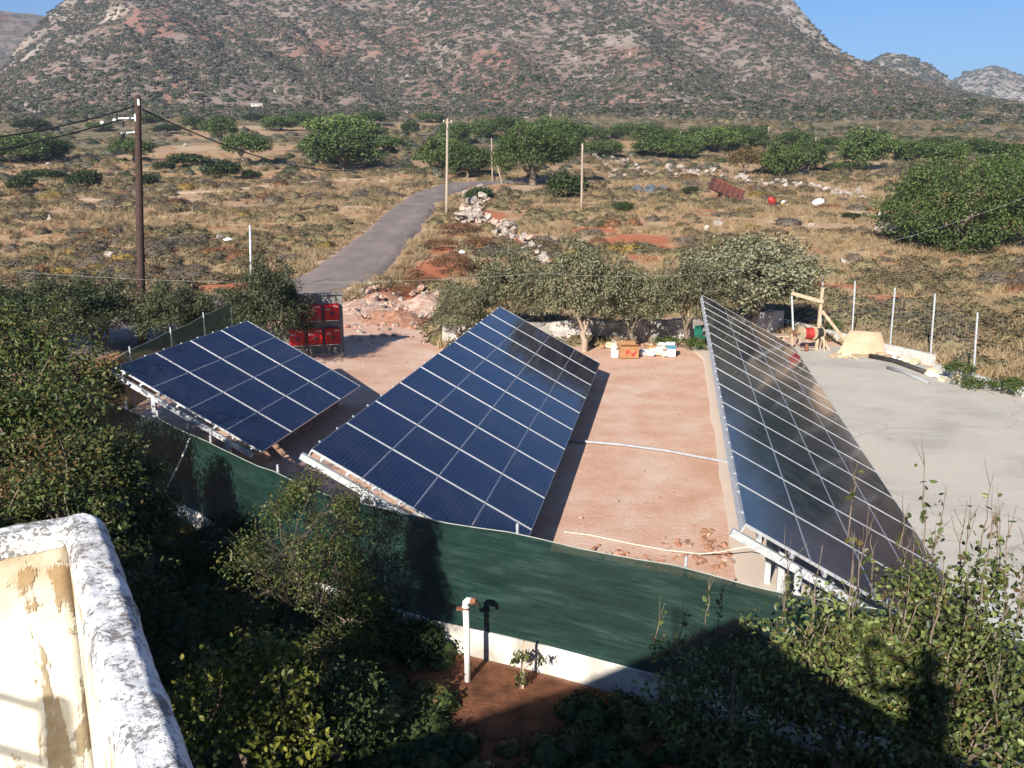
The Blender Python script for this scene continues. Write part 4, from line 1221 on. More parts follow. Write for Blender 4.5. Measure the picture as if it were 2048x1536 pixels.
def plywood():
    a = onz(1672, 708, 0.02); b = onz(1770, 711, 0.02)
    e = empty("bent_plywood", a); tag(e, "large tan plywood sheet bent into an arch against the boundary wall", "plywood sheet")
    W = b - a
    n, k = 22, 16
    P = np.zeros((n, k, 3))
    for i, u in enumerate(np.linspace(0, 1, n)):
        for j, v in enumerate(np.linspace(0, 1, k)):
            lift = 0.88 * math.sin(v * 1.30) / math.sin(1.30)
            back = 0.25 * v + 0.5 * (1 - math.cos(v * 1.25))
            P[i, j] = W * (0.36 * v ** 0.8 + u * (0.99 - 0.36 * v ** 0.8)) + np.array([0.0, back - 0.28 * math.sin(u * math.pi) * (0.4 + 0.6 * v), 0.02 + lift * (1 - 0.10 * abs(u - 0.4))])
    Q = P + np.array([0, 0.03, -0.012])
    mb = MB(); mb.grid(P[::-1]); mb.grid(Q)
    for ring in (list(range(k)),):
        pass
    def edge(A, Bq):
        mb.grid(np.stack([A, Bq], 0))
    edge(P[:, 0], Q[:, 0]); edge(Q[:, -1], P[:, -1]); edge(Q[0], P[0]); edge(P[-1], Q[-1])
    mb.build("sheet", MT["ply"], e, smooth=True)
    m = MB()
    m.box((1.2, -0.35, 0.05), (2.2, 0.9, 0.02)); m.build("under_sheet", MT["ply"], e)
plywood()

# rubbish on the slab edge
def scraps(name, label, cat, pts, mats, n, lo, hi, z=0.05, group=None):
    e = empty(name, (0, 0, 0)); tag(e, label, cat, group)
    for k in range(n):
        f = random.random(); i = random.randrange(len(pts))
        x0, y0, x1, y1 = pts[i]
        g = onz(x0 + (x1 - x0) * f + random.gauss(0, 3), y0 + (y1 - y0) * f + random.gauss(0, 3), z)
        s = random.uniform(lo, hi)
        m = MB(); R = Matrix.Rotation(random.uniform(0, 3), 3, 'Z') @ Matrix.Rotation(random.uniform(-0.5, 0.5), 3, 'X')
        m.box((0, 0, 0), (s * 1.3, s, s * random.uniform(0.25, 0.6)), R)
        o = m.build("scrap", MT[random.choice(mats)], e); o.location = g + [0, 0, s * 0.2]
scraps("foam_scraps", "crumbled yellow insulation foam at the step of the boundary wall", "rubbish", [(1852, 744, 1890, 760), (1915, 755, 1930, 766), (1780, 712, 1830, 728)], ["foam", "foam", "bucket"], 42, 0.08, 0.28)
scraps("foam_scraps", "yellow foam boards and offcuts strewn before the plywood arch", "rubbish", [(1672, 712, 1768, 712), (1700, 706, 1765, 706)], ["foam", "ply"], 26, 0.1, 0.3)
scraps("rubbish_heap", "pile of cream foam scraps between the cardboard box and the blue box", "rubbish", [(1290, 705, 1335, 708), (1300, 696, 1330, 700), (1190, 692, 1262, 686)], ["foam", "foam", "bucket", "card"], 60, 0.10, 0.36)

def pipe_thing(name, label, pts, r, mat, cat="pipe", k=8):
    m = MB(); m.tube(pts, r, k); o = m.build(name, MT[mat], smooth=True); tag(o, label, cat); return o
pipe_thing("black_pipe", "thick black pipe lying along the foot of the boundary wall", [onz(1740, 712, 0.12), onz(1790, 722, 0.12), onz(1850, 744, 0.12)], 0.10, "blackpipe")
pipe_thing("grey_pipe", "grey pipe length lying on the slab before the black pipe", [onz(1775, 735, 0.1), onz(1810, 745, 0.1), onz(1856, 766, 0.1)], 0.06, "greypipe")
pipe_thing("conduit", "grey conduit laid across the red earth between two arrays", [onz(1130, 880, 0.05), onz(1145, 881, 0.05), onz(1240, 889, 0.05), onz(1330, 901, 0.05), onz(1400, 914, 0.05), onz(1458, 925, 0.05), onz(1485, 932, 0.05)], 0.038, "greypipe")
pipe_thing("irrigation_hose", "thin pale hose lying on the earth near the clay clods", [onz(1128, 1064, 0.05), onz(1180, 1070, 0.03), onz(1260, 1087, 0.03), onz(1330, 1100, 0.03), onz(1400, 1108, 0.1), onz(1440, 1104, 0.25), onz(1490, 1094, 0.5), onz(1530, 1100, 0.6)], 0.012, "rope", "hose", 6)
q0 = at(388, 873, 17.0); q1 = at(384, 872, 17.1)
pipe_thing("rope", "pale rope hanging over the top of the green net", [at(392, 893, 17.3), at(391, 880, 17.15), at(385, 873, 17.0), at(378, 880, 16.85), at(364, 915, 16.7), at(342, 960, 16.5), at(322, 1000, 16.4)], 0.018, "rope", "rope", 6)

def bucket():
    g = onz(1230, 714, 0.03)
    e = empty("bucket", g); tag(e, "translucent white bucket beside the cardboard box", "bucket")
    m = MB(); m.tube([(0, 0, 0), (0, 0, 0.42)], [0.15, 0.18], 18); m.tube([(0, 0, 0.39), (0, 0, 0.43)], 0.195, 18); m.build("pail", MT["bucket"], e, smooth=False)
    m = MB(); a = np.linspace(0, math.pi, 9); m.tube([(0.19 * math.cos(t), -0.02 - 0.14 * math.sin(t), 0.40 - 0.05 * math.sin(t)) for t in a], 0.006, 5); m.build("handle", MT["wire"], e)
bucket()

def carton():
    g = onz(1256, 714, 0.03)
    e = empty("cardboard_box", g, 0.06); tag(e, "open brown cardboard box with red print under the olive trees", "box")
    w, d, h, t = 0.74, 0.5, 0.46, 0.012
    m = MB()
    m.box((0, -d/2, h/2), (w, t, h)); m.box((0, d/2, h/2), (w, t, h)); m.box((-w/2 + t/2, 0, h/2), (t, d - 2*t, h)); m.box((w/2 - t/2, 0, h/2), (t, d - 2*t, h)); m.box((0, 0, 0.01), (w - 2*t - .002, d - 2*t - .002, 0.015))
    m.build("carton", MT["card"], e)
    for s, ax in ((-1, 0), (1, 0), (-1, 1), (1, 1)):
        m = MB()
        if ax == 0: m.beam((s * w/2, 0, h), (s * (w/2 + 0.16), 0, h - 0.1), d - 0.03, 0.01, up=(0, 0, 1))
        else: m.beam((0, s * d/2, h), (0, s * (d/2 + 0.14), h + 0.10), w - 0.03, 0.01)
        m.build("flap", MT["card"], e)
    # red curved emblem on the front
    m = MB(); n = 14
    for i in range(n):
        x = -0.12 + 0.42 * i / n; z = 0.2 + 0.07 * math.sin(i * 0.55)
        m.box((x, -d/2 - 0.008, z), (0.034, 0.004, 0.10 + 0.05 * math.sin(i * 0.7 + 1)))
    m.build("print", MT["redprint"], e)
carton()
def whitebox():
    g = onz(1342, 712, 0.03)
    e = empty("plastic_crate", g, -0.1); tag(e, "white box with blue top band beside the foam scraps", "box")
    m = MB(); m.box((0, 0, 0.15), (0.32, 0.3, 0.30)); m.build("carton", MT["bucket"], e)
    m = MB(); m.box((0, 0, 0.355), (0.33, 0.31, 0.10)); m.build("band", MT["blueplastic"], e)
    m = MB(); m.beam((-0.16, 0.15, 0.405), (-0.14, 0.34, 0.5), 0.05, 0.01); m.box((0, 0.2, 0.46), (0.30, 0.012, 0.12)); m.build("flap", MT["bucket"], e)
whitebox()
def green_chair():
    g = onz(1402, 694, 0.03)
    e = empty("plastic_chair", g, 0.5); tag(e, "green plastic chair half hidden behind the edge of the longest array", "chair")
    m = MB(); m.box((0, 0, 0.42), (0.42, 0.42, 0.03)); m.build("seat", MT["greenplastic"], e)
    m = MB(); m.box((0, 0.2, 0.66), (0.42, 0.03, 0.42)); m.build("backrest", MT["greenplastic"], e)
    for x in (-0.18, 0.18):
        for y in (-0.18, 0.18):
            m = MB(); m.beam((x * 1.15, y * 1.15, 0), (x, y, 0.41), 0.035, 0.035); m.build("leg", MT["greenplastic"], e)
green_chair()

# standpipe and sapling in front of the net
def standpipe():
    g = onz(935, 1362, 0.0); t = at(932, 1200, g[1])
    e = empty("standpipe", g); tag(e, "white upright water pipe with rusty valve before the green net", "standpipe")
    h = t[2]
    m = MB(); m.tube([(0, 0, -0.1), (0, 0, h * 0.5), (-0.012, 0, h * 0.9)], 0.043, 14); m.build("pipe", MT["pvc"], e, smooth=True)
    m = MB(); m.tube([(-0.012, 0, h * 0.9), (-0.012, 0, h * 0.93)], 0.052, 14); m.tube([(-0.012, 0, h * 0.93), (-0.012, 0, h * 0.97), (0.02, -0.01, h), (0.07, -0.02, h)], [0.045, 0.047, 0.046, 0.045], 12); m.build("elbow", MT["pvc"], e, smooth=True)
    m = MB(); m.tube([(0.05, -0.02, h - 0.005), (0.13, -0.03, h - 0.005)], 0.048, 10); m.tube([(-0.012, 0, h * 0.895), (-0.012, 0, h * 0.915)], 0.06, 10); m.box((-0.09, -0.02, h * 0.905), (0.10, 0.05, 0.035)); m.build("rusty_fitting", MT["rust"], e)
    m = MB(); m.tube([(0.13, -0.03, h - 0.01), (0.16, -0.03, h - 0.05), (0.165, -0.03, h - 0.09)], 0.035, 8); m.build("tap", MT["blackpipe"], e)
standpipe()
# ------------------------------------------------------------------ trees of the plain
CAROB = [tree_mesh(400 + i, 5.5, 8.0, 0.7, 0.22, 230, 26, 0.85, 0.34, 0.6, LF["carob"], MT["bark"], low=-0.85, lump=0.34, limbs=5, twigs=0.15) for i in range(3)]
CAROBB = [tree_mesh(420 + i, 5.0, 8.0, 0.5, 0.2, 220, 26, 0.85, 0.34, 0.6, LF["carob_bright"], MT["bark"], low=-0.85, lump=0.36, limbs=5, twigs=0.15) for i in range(2)]
UMBR = [tree_mesh(430 + i, 5.0, 8.0, 1.5, 0.2, 180, 26, 0.8, 0.34, 0.6, LF["carob"], MT["bark"], low=-0.45, lump=0.25, limbs=6, twigs=0.3, lean=0.25) for i in range(2)]
LENT = [tree_mesh(440 + i, 1.9, 4.0, 0.1, 0.07, 110, 26, 0.48, 0.22, 0.6, LF["lentisk"], MT["bark"], low=-0.3, lump=0.25, limbs=5, twigs=0.1) for i in range(3)]
LENTG = [tree_mesh(450 + i, 1.9, 4.0, 0.1, 0.07, 110, 26, 0.48, 0.22, 0.6, LF["carob"], MT["bark"], low=-0.3, lump=0.25, limbs=5, twigs=0.1) for i in range(2)]
BROWN = [tree_mesh(460, 2.4, 3.6, 0.3, 0.07, 80, 26, 0.45, 0.2, 0.4, LF["brownbush"], MT["bark"], low=-0.2, lump=0.2, twigs=0.3)]
GREY = [tree_mesh(461, 2.4, 3.6, 0.3, 0.07, 90, 28, 0.42, 0.2, 0.3, LF["greybush"], MT["bark"], low=-0.2, lump=0.12, twigs=0.3)]
RUSTY = [tree_mesh(463 + i, 1.6, 3.4, 0.15, 0.05, 80, 28, 0.42, 0.16, 0.3, LF["garrigue_red"], MT["bark"], low=-0.2, lump=0.3, twigs=0.4) for i in range(2)]
SIZES = {"rusty": (RUSTY, 1.6, 3.4), "carob": (CAROB, 5.5, 8.0), "bright": (CAROBB, 5.0, 8.0), "umbrella": (UMBR, 5.0, 8.0), "lentisk": (LENT, 1.9, 4.0), "green": (LENTG, 1.9, 4.0), "brown": (BROWN, 2.4, 3.6), "grey": (GREY, 2.4, 3.6)}

def field_plant(kind, px, base, w, top, label, group=None, name=None):
    meshes, H0, W0 = SIZES[kind]
    g = G(px, base); m = mpp(g)
    H = (base - top) * m; W = w * m
    big = kind in ("carob", "bright", "umbrella")
    k = W / W0
    plant(name or ("carob_tree" if big else "shrub"), random.choice(meshes), g - [0, 0, 0.05], (k, k, H / H0), random.uniform(0, 6.28), label, "tree" if big else "shrub", group)

T = field_plant
gT = "round green trees on the plain"
T("carob", 45, 326, 160, 266, "broad dark tree clump crossed by the two sagging black cables", None)
T("carob", 105, 322, 90, 270, "smaller dark tree joined to the broad clump behind the cables")
T("umbrella", 262, 326, 95, 276, "flat-topped tree standing behind the tall dark utility pole")
T("umbrella", 442, 290, 80, 234, "flat-topped tree on the straw-coloured terrace, its trunk showing")
T("umbrella", 492, 330, 108, 266, "leaning umbrella-shaped tree casting a dark shadow on bare ground")
T("carob", 690, 340, 165, 254, "large dense dark green tree left of the road's far bend beside pale verge")
T("bright", 690, 285, 170, 228, "broad bright green tree crown rising behind the large dense tree")
T("carob", 640, 330, 90, 270, "small dark tree filling the side of the large dense tree")
T("green", 775, 306, 100, 272, "low green tree between the large dense tree and the pole by the road")
T("bright", 885, 338, 125, 274, "bright green spreading tree behind the wooden pole by the road")
T("carob", 935, 356, 110, 285, "dark green tree at the road bend behind the thin braced pole")
T("carob", 912, 288, 75, 244, gT and "round green tree among the tree line on the plain", gT)
T("carob", 965, 280, 70, 238, "round green tree among the tree line on the plain", gT)
T("carob", 1105, 290, 100, 232, "round green tree among the tree line on the plain", gT)
T("carob", 1140, 285, 70, 246, "round green tree among the tree line on the plain", gT)
T("green", 1165, 272, 40, 250, "small rounded green bush among the tree line on the plain", "small bushes of the tree line")
T("lentisk", 822, 273, 40, 240, "single round bush on a short stem in bare red ground")
T("carob", 1212, 314, 85, 278, "wide low tree above the white boulders")
T("green", 1232, 278, 50, 250, "small rounded green bush among the tree line on the plain", "small bushes of the tree line")
T("carob", 1295, 290, 75, 246, "round green tree among the tree line on the plain", gT)
T("green", 1310, 314, 110, 278, "low spreading green tree on the terrace above the dry stone wall's end")
T("carob", 1365, 318, 90, 270, "dark tree around the thin pole on the terrace", None)
T("bright", 1440, 305, 110, 252, "bright rounded tree above the brown bush")
T("carob", 1505, 300, 80, 256, "round green tree among the tree line on the plain", gT)
T("bright", 1560, 354, 100, 285, "vivid green tree touching the brown bush at the terrace wall")
T("carob", 1615, 346, 85, 276, "dark green tree beside the vivid green one at the terrace wall")
T("brown", 1490, 352, 80, 294, "rust-brown drying bush behind the terrace wall")
T("carob", 1725, 340, 112, 257, "large freestanding dome-shaped tree with shade under it on red soil")
T("grey", 1808, 380, 82, 318, "rounded grey leafless bush beside the broad dark green tree")
T("green", 1682, 344, 58, 324, "low green bush in front of the dome-shaped tree")
T("carob", 1830, 322, 110, 280, "round green tree among the tree line on the plain", gT)
T("carob", 1900, 318, 90, 284, "round green tree among the tree line on the plain", gT)
T("carob", 2000, 312, 120, 285, "round green tree among the tree line on the plain", gT)
for px, base, w, top, lb in [(375, 336, 95, 306, "wide dark bush in shadow right behind the tall dark pole"), (445, 362, 85, 319, "domed dark bush just above the dirt track"), (502, 361, 50, 340, "small dark bush touching the domed one above the dirt track"),
        (45, 388, 62, 347, "dark bush below the low spreading one in the straw field"), (90, 360, 90, 338, "low spreading dark bush in the straw field"), (172, 381, 76, 337, "rounded black-green bush standing alone in the straw field"), (295, 372, 60, 348, "dark bush partly hidden by the tall dark pole"),
        (62, 262, 80, 237, "wide dark bush between the two sagging black cables"), (335, 268, 62, 249, "low dark bush above the first cable beside the tall pole"), (390, 260, 58, 232, "brownish dark bush under the sagging cable"), (508, 243, 58, 228, "pair of dark bushes near the white shed"),
        (1130, 402, 104, 346, "large dark bush at the foot of the wooden pole in the scrub"), (960, 404, 60, 372, "dark bush beside the pale boulders at the road bend"), (1245, 425, 50, 402, "grey-green bush below the tarpaulin heap"), (330, 345, 50, 322, "dark bush under the flat-topped tree by the pole"), (1700, 440, 46, 424, "dark bush just below the dirt track near the sack"), (1380, 388, 40, 372, "small dark bush between the tarpaulin heap and the trailer")]:
    T("lentisk", px, base, w, top, lb, "dark bushes in the dry field")

for px, base, w, top, kd in [(560, 262, 90, 232, "carob"), (610, 250, 80, 224, "carob"), (740, 252, 80, 222, "green"), (860, 246, 60, 226, "green"), (1010, 262, 80, 232, "carob"), (1050, 276, 70, 244, "bright"), (1190, 280, 60, 254, "carob"), (1255, 272, 60, 246, "green"), (1340, 292, 80, 258, "carob"), (1400, 290, 80, 254, "carob"), (1470, 285, 70, 250, "carob"), (1590, 292, 80, 262, "green"), (1660, 300, 60, 274, "green"), (1790, 306, 80, 278, "carob"), (1870, 300, 80, 274, "green"), (1950, 305, 90, 276, "carob"), (300, 246, 60, 228, "green"), (200, 262, 60, 244, "green")]:
    T(kd, px, base, w, top, "round green tree among the tree line on the plain" if kd != "green" else "small rounded green bush among the tree line on the plain", gT if kd != "green" else "small bushes of the tree line")

for px, base, w, top, lb in [(915, 470, 90, 442, "rust-red dry bush between the road and the boulder wall"), (880, 500, 80, 474, "orange-tinged dry bush at the kerb of the road bend"), (905, 545, 110, 508, "large rusty heap of dry brush above the rubble"), (845, 575, 90, 548, "rusty dry brush on the earth bank by the road"), (800, 592, 70, 566, "dark rust-brown brush lying on top of the rubble"), (960, 500, 70, 470, "brown dry bush beside the pale boulders")]:
    T("rusty", px, base, w, top, lb, "dry rusty bushes by the road")

# the carob by the road bend, with its trunk
me = tree_mesh(470, 9.0, 14.5, 1.9, 0.55, 520, 30, 1.05, 0.34, 0.6, LF["carob"], MT["bark"], low=-0.6, lump=0.42, limbs=7, twigs=0.2)
g = G(1066, 371); k = (371 - 250) * mpp(g) / 9.0
plant("carob_tree", me, g - [0, 0, 0.1], (k * 1.0, k, k), 0.6, "great spreading tree with a thick dark trunk beside the road's far bend", "tree")
# broad tree on the right
me = tree_mesh(471, 7.8, 13.5, 0.3, 0.4, 760, 36, 0.9, 0.21, 0.62, LF["carob"], MT["bark"], low=-1.0, lump=0.32, limbs=7, twigs=0.2)
g = G(1925, 508)
plant("carob_tree", me, g + [0.3, 1.5, -0.1], 1.0, 0.4, "broad dense dark green tree sweeping down to the ground beside the boulder heap", "tree")
me = tree_mesh(472, 7.6, 9.0, 0.8, 0.4, 300, 32, 0.85, 0.24, 0.6, LF["carob"], MT["bark"], low=-0.5, lump=0.25, limbs=6, twigs=0.2)
g = G(2035, 440)
plant("carob_tree", me, g + [1.0, 0, -0.1], 1.05, 1.0, "second dark tree rising behind the broad dense one", "tree")

# ------------------------------------------------------------------ olives behind the arrays
OL = [tree_mesh(480 + i, 4.3, 4.8, 0.9, 0.15, 150, 80, 0.46, 0.14, 0.40, LF["olive"], MT["palebark"] if i == 1 else MT["bark"], low=-0.55, lump=0.34, fill=0.4, limbs=5, twigs=0.5, lean=0.2) for i in range(4)]
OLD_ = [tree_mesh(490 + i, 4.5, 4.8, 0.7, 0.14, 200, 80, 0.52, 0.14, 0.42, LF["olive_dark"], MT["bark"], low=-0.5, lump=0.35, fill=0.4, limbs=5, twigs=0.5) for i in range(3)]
OLP = tree_mesh(488, 4.3, 4.8, 0.9, 0.15, 210, 80, 0.50, 0.14, 0.40, LF["olive_pale"], MT["bark"], low=-0.55, lump=0.34, fill=0.4, limbs=5, twigs=0.5, lean=0.2)
def olive(meshes, px, base, w, top, label, z=0.0, cat="olive tree"):
    g = onz(px, base, z); m = mpp(g)
    k = w * m / 4.6; h = (base - top) * m / 4.4
    plant("olive_tree", meshes, g - [0, 0, 0.03], (k, k, h), random.uniform(0, 6.28), label, cat)
olive(OL[0], 925, 706, 130, 548, "young olive tree at the end of the pale wall beside the rubble")
olive(OL[2], 1020, 688, 165, 488, "olive tree behind the far end of the ten-row array")
olive(OL[1], 1168, 703, 200, 478, "forked olive tree with a bare pale trunk")
olive(OL[3], 1268, 698, 145, 515, "olive tree with a dark trunk standing over the cardboard box")
olive(OL[0], 1376, 696, 160, 500, "olive tree rooted in the weeds near the green chair")
olive(OLP, 1495, 676, 285, 462, "widest silvery olive tree behind the far end of the longest array")
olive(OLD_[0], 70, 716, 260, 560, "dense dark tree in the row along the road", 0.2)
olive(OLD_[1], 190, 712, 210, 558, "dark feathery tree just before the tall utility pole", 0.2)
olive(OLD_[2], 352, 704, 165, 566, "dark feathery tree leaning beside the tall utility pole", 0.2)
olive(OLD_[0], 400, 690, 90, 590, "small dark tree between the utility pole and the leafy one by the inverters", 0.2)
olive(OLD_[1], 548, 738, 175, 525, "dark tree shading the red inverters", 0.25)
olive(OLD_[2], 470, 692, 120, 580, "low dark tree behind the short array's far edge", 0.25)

# ------------------------------------------------------------------ garden plants near the house
def garden_tree(name, px, y, seed, H, W, label, lmat="hedge", leaf=0.075, n=150, per=70, cr=0.42, bm="bark", cat="tree", kind="leaf", **kw):
    p = at(px, 768, y); x = p[0]
    me = tree_mesh(seed, H, W, kw.pop("trunk_h", H * 0.25), 0.09, n, per, cr, leaf, 0.55, LF[lmat], MT[bm], kind=kind, low=kw.pop("low", -0.7), lump=0.3, fill=0.35, limbs=6, twigs=0.6, **kw)
    return plant(name, me, (x, y, float(hground(x, y)) - 0.03), 1, 0.3 * seed, label, cat)
garden_tree("garden_tree", 15, 20.0, 501, 4.3, 4.6, "tall leafy garden tree in front of the dark feathery row", n=190, leaf=0.10)
garden_tree("garden_tree", -60, 16.0, 502, 4.3, 4.0, "dense leafy tree at the edge of the garden", n=170, leaf=0.09)
garden_tree("garden_tree", 55, 15.0, 503, 3.7, 3.1, "yellow-green leafy tree beside the corner of the short array", n=170, leaf=0.085)
garden_tree("garden_tree", 178, 13.6, 504, 3.2, 2.0, "bushy young tree pressing against the green net", n=110, leaf=0.08, cr=0.36)
garden_tree("garden_tree", 40, 11.8, 505, 3.3, 2.8, "leafy bush overhanging the white parapet", n=140, leaf=0.07, cr=0.36)
garden_tree("garden_tree", 40, 12.6, 506, 3.4, 2.4, "orange-brown drying bush among the garden trees", lmat="brownhedge", n=46, per=50, leaf=0.07, cr=0.3)
garden_tree("garden_tree", 165, 11.2, 513, 2.4, 2.0, "low dark bush between the parapet and the net", n=70, leaf=0.06, cr=0.3)
garden_tree("garden_tree", 262, 14.4, 514, 2.7, 1.5, "small leafy tree where the green net begins", n=60, leaf=0.075, cr=0.32)
# behind the picture's edge: trees whose shade lies over the garden
for k, (x, y, H, W) in enumerate([(-10.4, 9.6, 4.8, 4.2)]):
    me = tree_mesh(520 + k, H, W, 1.0, 0.1, 190, 60, 0.5, 0.14, 0.55, LF["hedge"], MT["bark"], low=-0.5, fill=0.35, twigs=0.3)
    plant("garden_tree", me, (x, y, -0.03), 1, k, "leafy tree beyond the parapet corner shading the garden", "tree")
def conical_tree():
    rg = np.random.default_rng(530); H = 5.7
    z = H * rg.uniform(0.06, 1.0, 230) ** 0.9; R = 1.25 * np.clip(1 - z / H, 0.05, 1) ** 0.75 * (0.8 + 0.35 * np.sin(z * 4.6)); a = rg.uniform(0, 6.28, 230); k = R * rg.uniform(0.35, 1, 230) ** 0.6
    C = np.stack([np.cos(a) * k, np.sin(a) * k, z], 1)
    P, nr = clump_leaves(rg, C, 0.26, 60); P[:, 2] = np.maximum(P[:, 2], 0.05)
    v, l, s = leaf_arrays(P, nr, np.full(len(P), 0.10), 0.45, rg)
    cr = quick_mesh("crown", v, l, s, LF["hedge"])
    mb = MB(); mb.tube([(0, 0, -0.1), (0.02, 0, 2.5), (0, 0.02, H - 0.15)], [0.10, 0.07, 0.012], 7)
    for c in C[::3]: mb.tube([(0, 0, max(c[2] - 0.25, 0.1)), c * [0.55, 0.55, 1] - [0, 0, 0.08], c], [0.02, 0.012, 0.005], 4, cap=False)
    plant("conical_tree", (mb.mesh("trunk", MT["bark"], True), cr), (-4.2, 6.05, -0.03), 1, 0, "conical evergreen close to the house throwing its shade on the net", "tree")
conical_tree()

def blocker():  # out-of-view block added only to shade the garden and kerb
    Q = np.array([-7.2, 1.6]); d = np.array([-0.745, 0.667]); n = np.array([-d[1], d[0]])
    c = Q + d * 2.6 + n * 2.0
    e = empty("blocker", (*c, 0), math.atan2(d[1], d[0])); tag(e, "unseen whitewashed annex beside the house, shading the garden", "shade block")
    m = MB(); m.box((0, 0, 3.1), (5.2, 4.0, 6.4)); m.build("wall", MT["plaster"], e)
    m = MB(); m.box((0, 0, 6.42), (5.5, 4.3, 0.24)); m.build("roof", MT["white_con"], e)
    m = MB(); m.box((-0.8, -2.02, 1.05), (0.95, 0.06, 2.1)); dd = m.build("door", MT["timber"], e)
    m = MB(); m.box((-0.45, -2.07, 1.05), (0.04, 0.05, 0.14)); m.build("handle", MT["galv"], dd)
    for x in (0.9, -1.9):
        m = MB(); m.box((x, -2.02, 4.4), (0.9, 0.06, 1.1)); w = m.build("window", MT["windowglass"], e)
        m = MB(); m.box((x, -2.05, 3.82), (1.05, 0.16, 0.06)); m.build("blocker_sill", MT["white_con"], w)
blocker()

def shrub_by_net():
    me = tree_mesh(540, 3.0, 2.35, 0.5, 0.03, 120, 90, 0.27, 0.05, 0.5, LF["hedge"], MT["darkbark"], low=-0.8, lump=0.35, fill=0.62, limbs=9, twigs=1.0, twig_r=0.008)
    p = at(600, 1100, 11.7)
    e = plant("shrub", me, (p[0], 11.75, -0.03), 1, 2.0, "twiggy half-bare shrub standing against the green net", "shrub")
    rg = np.random.default_rng(8); mb = MB()
    for k in range(34):
        a = rg.uniform(0, 6.28); r = rg.uniform(0.5, 1.25)
        b = np.array([math.cos(a) * r, math.sin(a) * r, rg.uniform(1.3, 3.0)])
        mb.tube(branch_path(rg, (0.05 * rg.normal(), 0.05 * rg.normal(), 0.35), b, 6, 0.10), np.linspace(0.007, 0.0018, 6), 4, cap=False)
    mb.build("bare_twigs", MT["darkbark"], e)
shrub_by_net()
garden_tree("shrub", 455, 9.0, 550, 2.15, 1.9, "yellow-green shrub with rosettes of leaves under the house wall", lmat="pittosporum", leaf=0.075, n=70, per=60, cr=0.26, cat="shrub", trunk_h=0.35)
garden_tree("shrub", 640, 9.6, 551, 1.5, 1.6, "dark low shrub in the shade of the house", lmat="lentisk", leaf=0.06, n=50, per=50, cr=0.26, cat="shrub", trunk_h=0.2)
garden_tree("shrub", 640, 11.6, 552, 1.1, 1.5, "low shrub at the foot of the twiggy one by the net", leaf=0.05, n=44, per=50, cr=0.24, cat="shrub", trunk_h=0.2)

for px, y, H, W, sd, lb in [(705, 12.55, 0.95, 1.5, 571, "dark low shrub growing over the concrete kerb under the net"), (815, 12.1, 0.6, 1.0, 572, "small dark shrub against the kerb near the standpipe"), (545, 13.9, 1.0, 1.7, 573, "spreading dark shrub at the kerb behind the twiggy one"), (430, 15.3, 1.0, 2.0, 574, "dark shrub along the kerb below the hanging rope")]:
    garden_tree("shrub", px, y, sd, H, W, lb, lmat="lentisk", leaf=0.06, n=60, per=46, cr=0.24, cat="shrub", trunk_h=0.15)

def pear(name, px, y, seed, H, W, label, n, shoots, bare=False, zc=None):
    x = at(px, 1200, y)[0]
    me = tree_mesh(seed, H, W, 0.7, 0.06, n, 52, 0.32, 0.064, 0.58, LF["pear"], MT["bark"], kind="leaf", low=-0.6, lump=0.3, fill=0.3, limbs=7, twigs=0.9, twig_r=0.008)
    e = plant(name, me, (x, y, -0.03), 1, 0.0, label, "tree")
    rg = np.random.default_rng(seed + 1); mb = MB(); LP = []; LN = []
    for k in range(shoots):
        a = rg.uniform(0, 6.28); r = W * 0.42 * math.sqrt(rg.uniform(0, 1))
        b = np.array([math.cos(a) * r, math.sin(a) * r, H * rg.uniform(0.72, 0.92)])
        tip = b + np.array([rg.normal() * 0.09, rg.normal() * 0.09, rg.uniform(0.45, 1.05)])
        pth = branch_path(rg, b, tip, 6, 0.03); mb.tube(pth, np.linspace(0.008, 0.003, 6), 5, cap=False)
        for j in range(rg.integers(2, 5)):
            f = pth[rg.integers(1, 5)]
            s = f + np.array([rg.normal() * 0.07, rg.normal() * 0.07, rg.uniform(0.12, 0.4)])
            mb.tube([f, (f + s) / 2 + rg.normal(size=3) * 0.01, s], [0.004, 0.003, 0.002], 4, cap=False)
        for j in range(rg.integers(7, 16)):
            t = rg.uniform(0, 0.95) ** 1.6; f = pth[0] + (pth[-1] - pth[0]) * t
            LP.append(f + rg.normal(size=3) * 0.035); LN.append(unit(rg, 1)[0])
    sh = mb.build("shoots", MT["bark"], e); tag(sh, kind="stuff")
    LP = np.array(LP); v, l, s = leaf_arrays(LP, np.array(LN), np.full(len(LP), 0.075), 0.66, rg, "leaf", 0.3)
    link("shoot_leaves", quick_mesh("shoot_leaves", v, l, s, LF["pear"]), e)
    if bare:
        mb = MB()
        for k in range(34):
            a = rg.uniform(2.2, 4.2); L = rg.uniform(0.5, 1.2)
            s0 = np.array([0.35, -0.55, 1.2 + 0.25 * rg.normal()])
            t = s0 + np.array([math.cos(a) * L, math.sin(a) * L * 0.6, rg.uniform(-0.1, 0.75)])
            mb.tube(branch_path(rg, s0, t, 6, 0.10), np.linspace(0.008, 0.002, 6), 5, cap=False)
        mb.build("bare_branches", MT["palebark"], e)
    return e
pear("pear_tree", 1490, 9.0, 560, 2.1, 2.6, "lower leafy pear tree hiding the kerb beside the long array", 95, 4)
pear("pear_tree", 1720, 8.5, 561, 3.0, 2.3, "leafy pear tree at the near corner of the longest array", 120, 7)
pear("pear_tree", 1870, 8.2, 562, 3.65, 2.1, "tallest pear tree with bare upright shoots against the slab", 120, 20)
pear("pear_tree", 2030, 7.2, 563, 3.35, 2.3, "pear tree with dead grey branches reaching out of its side", 105, 7, bare=True)

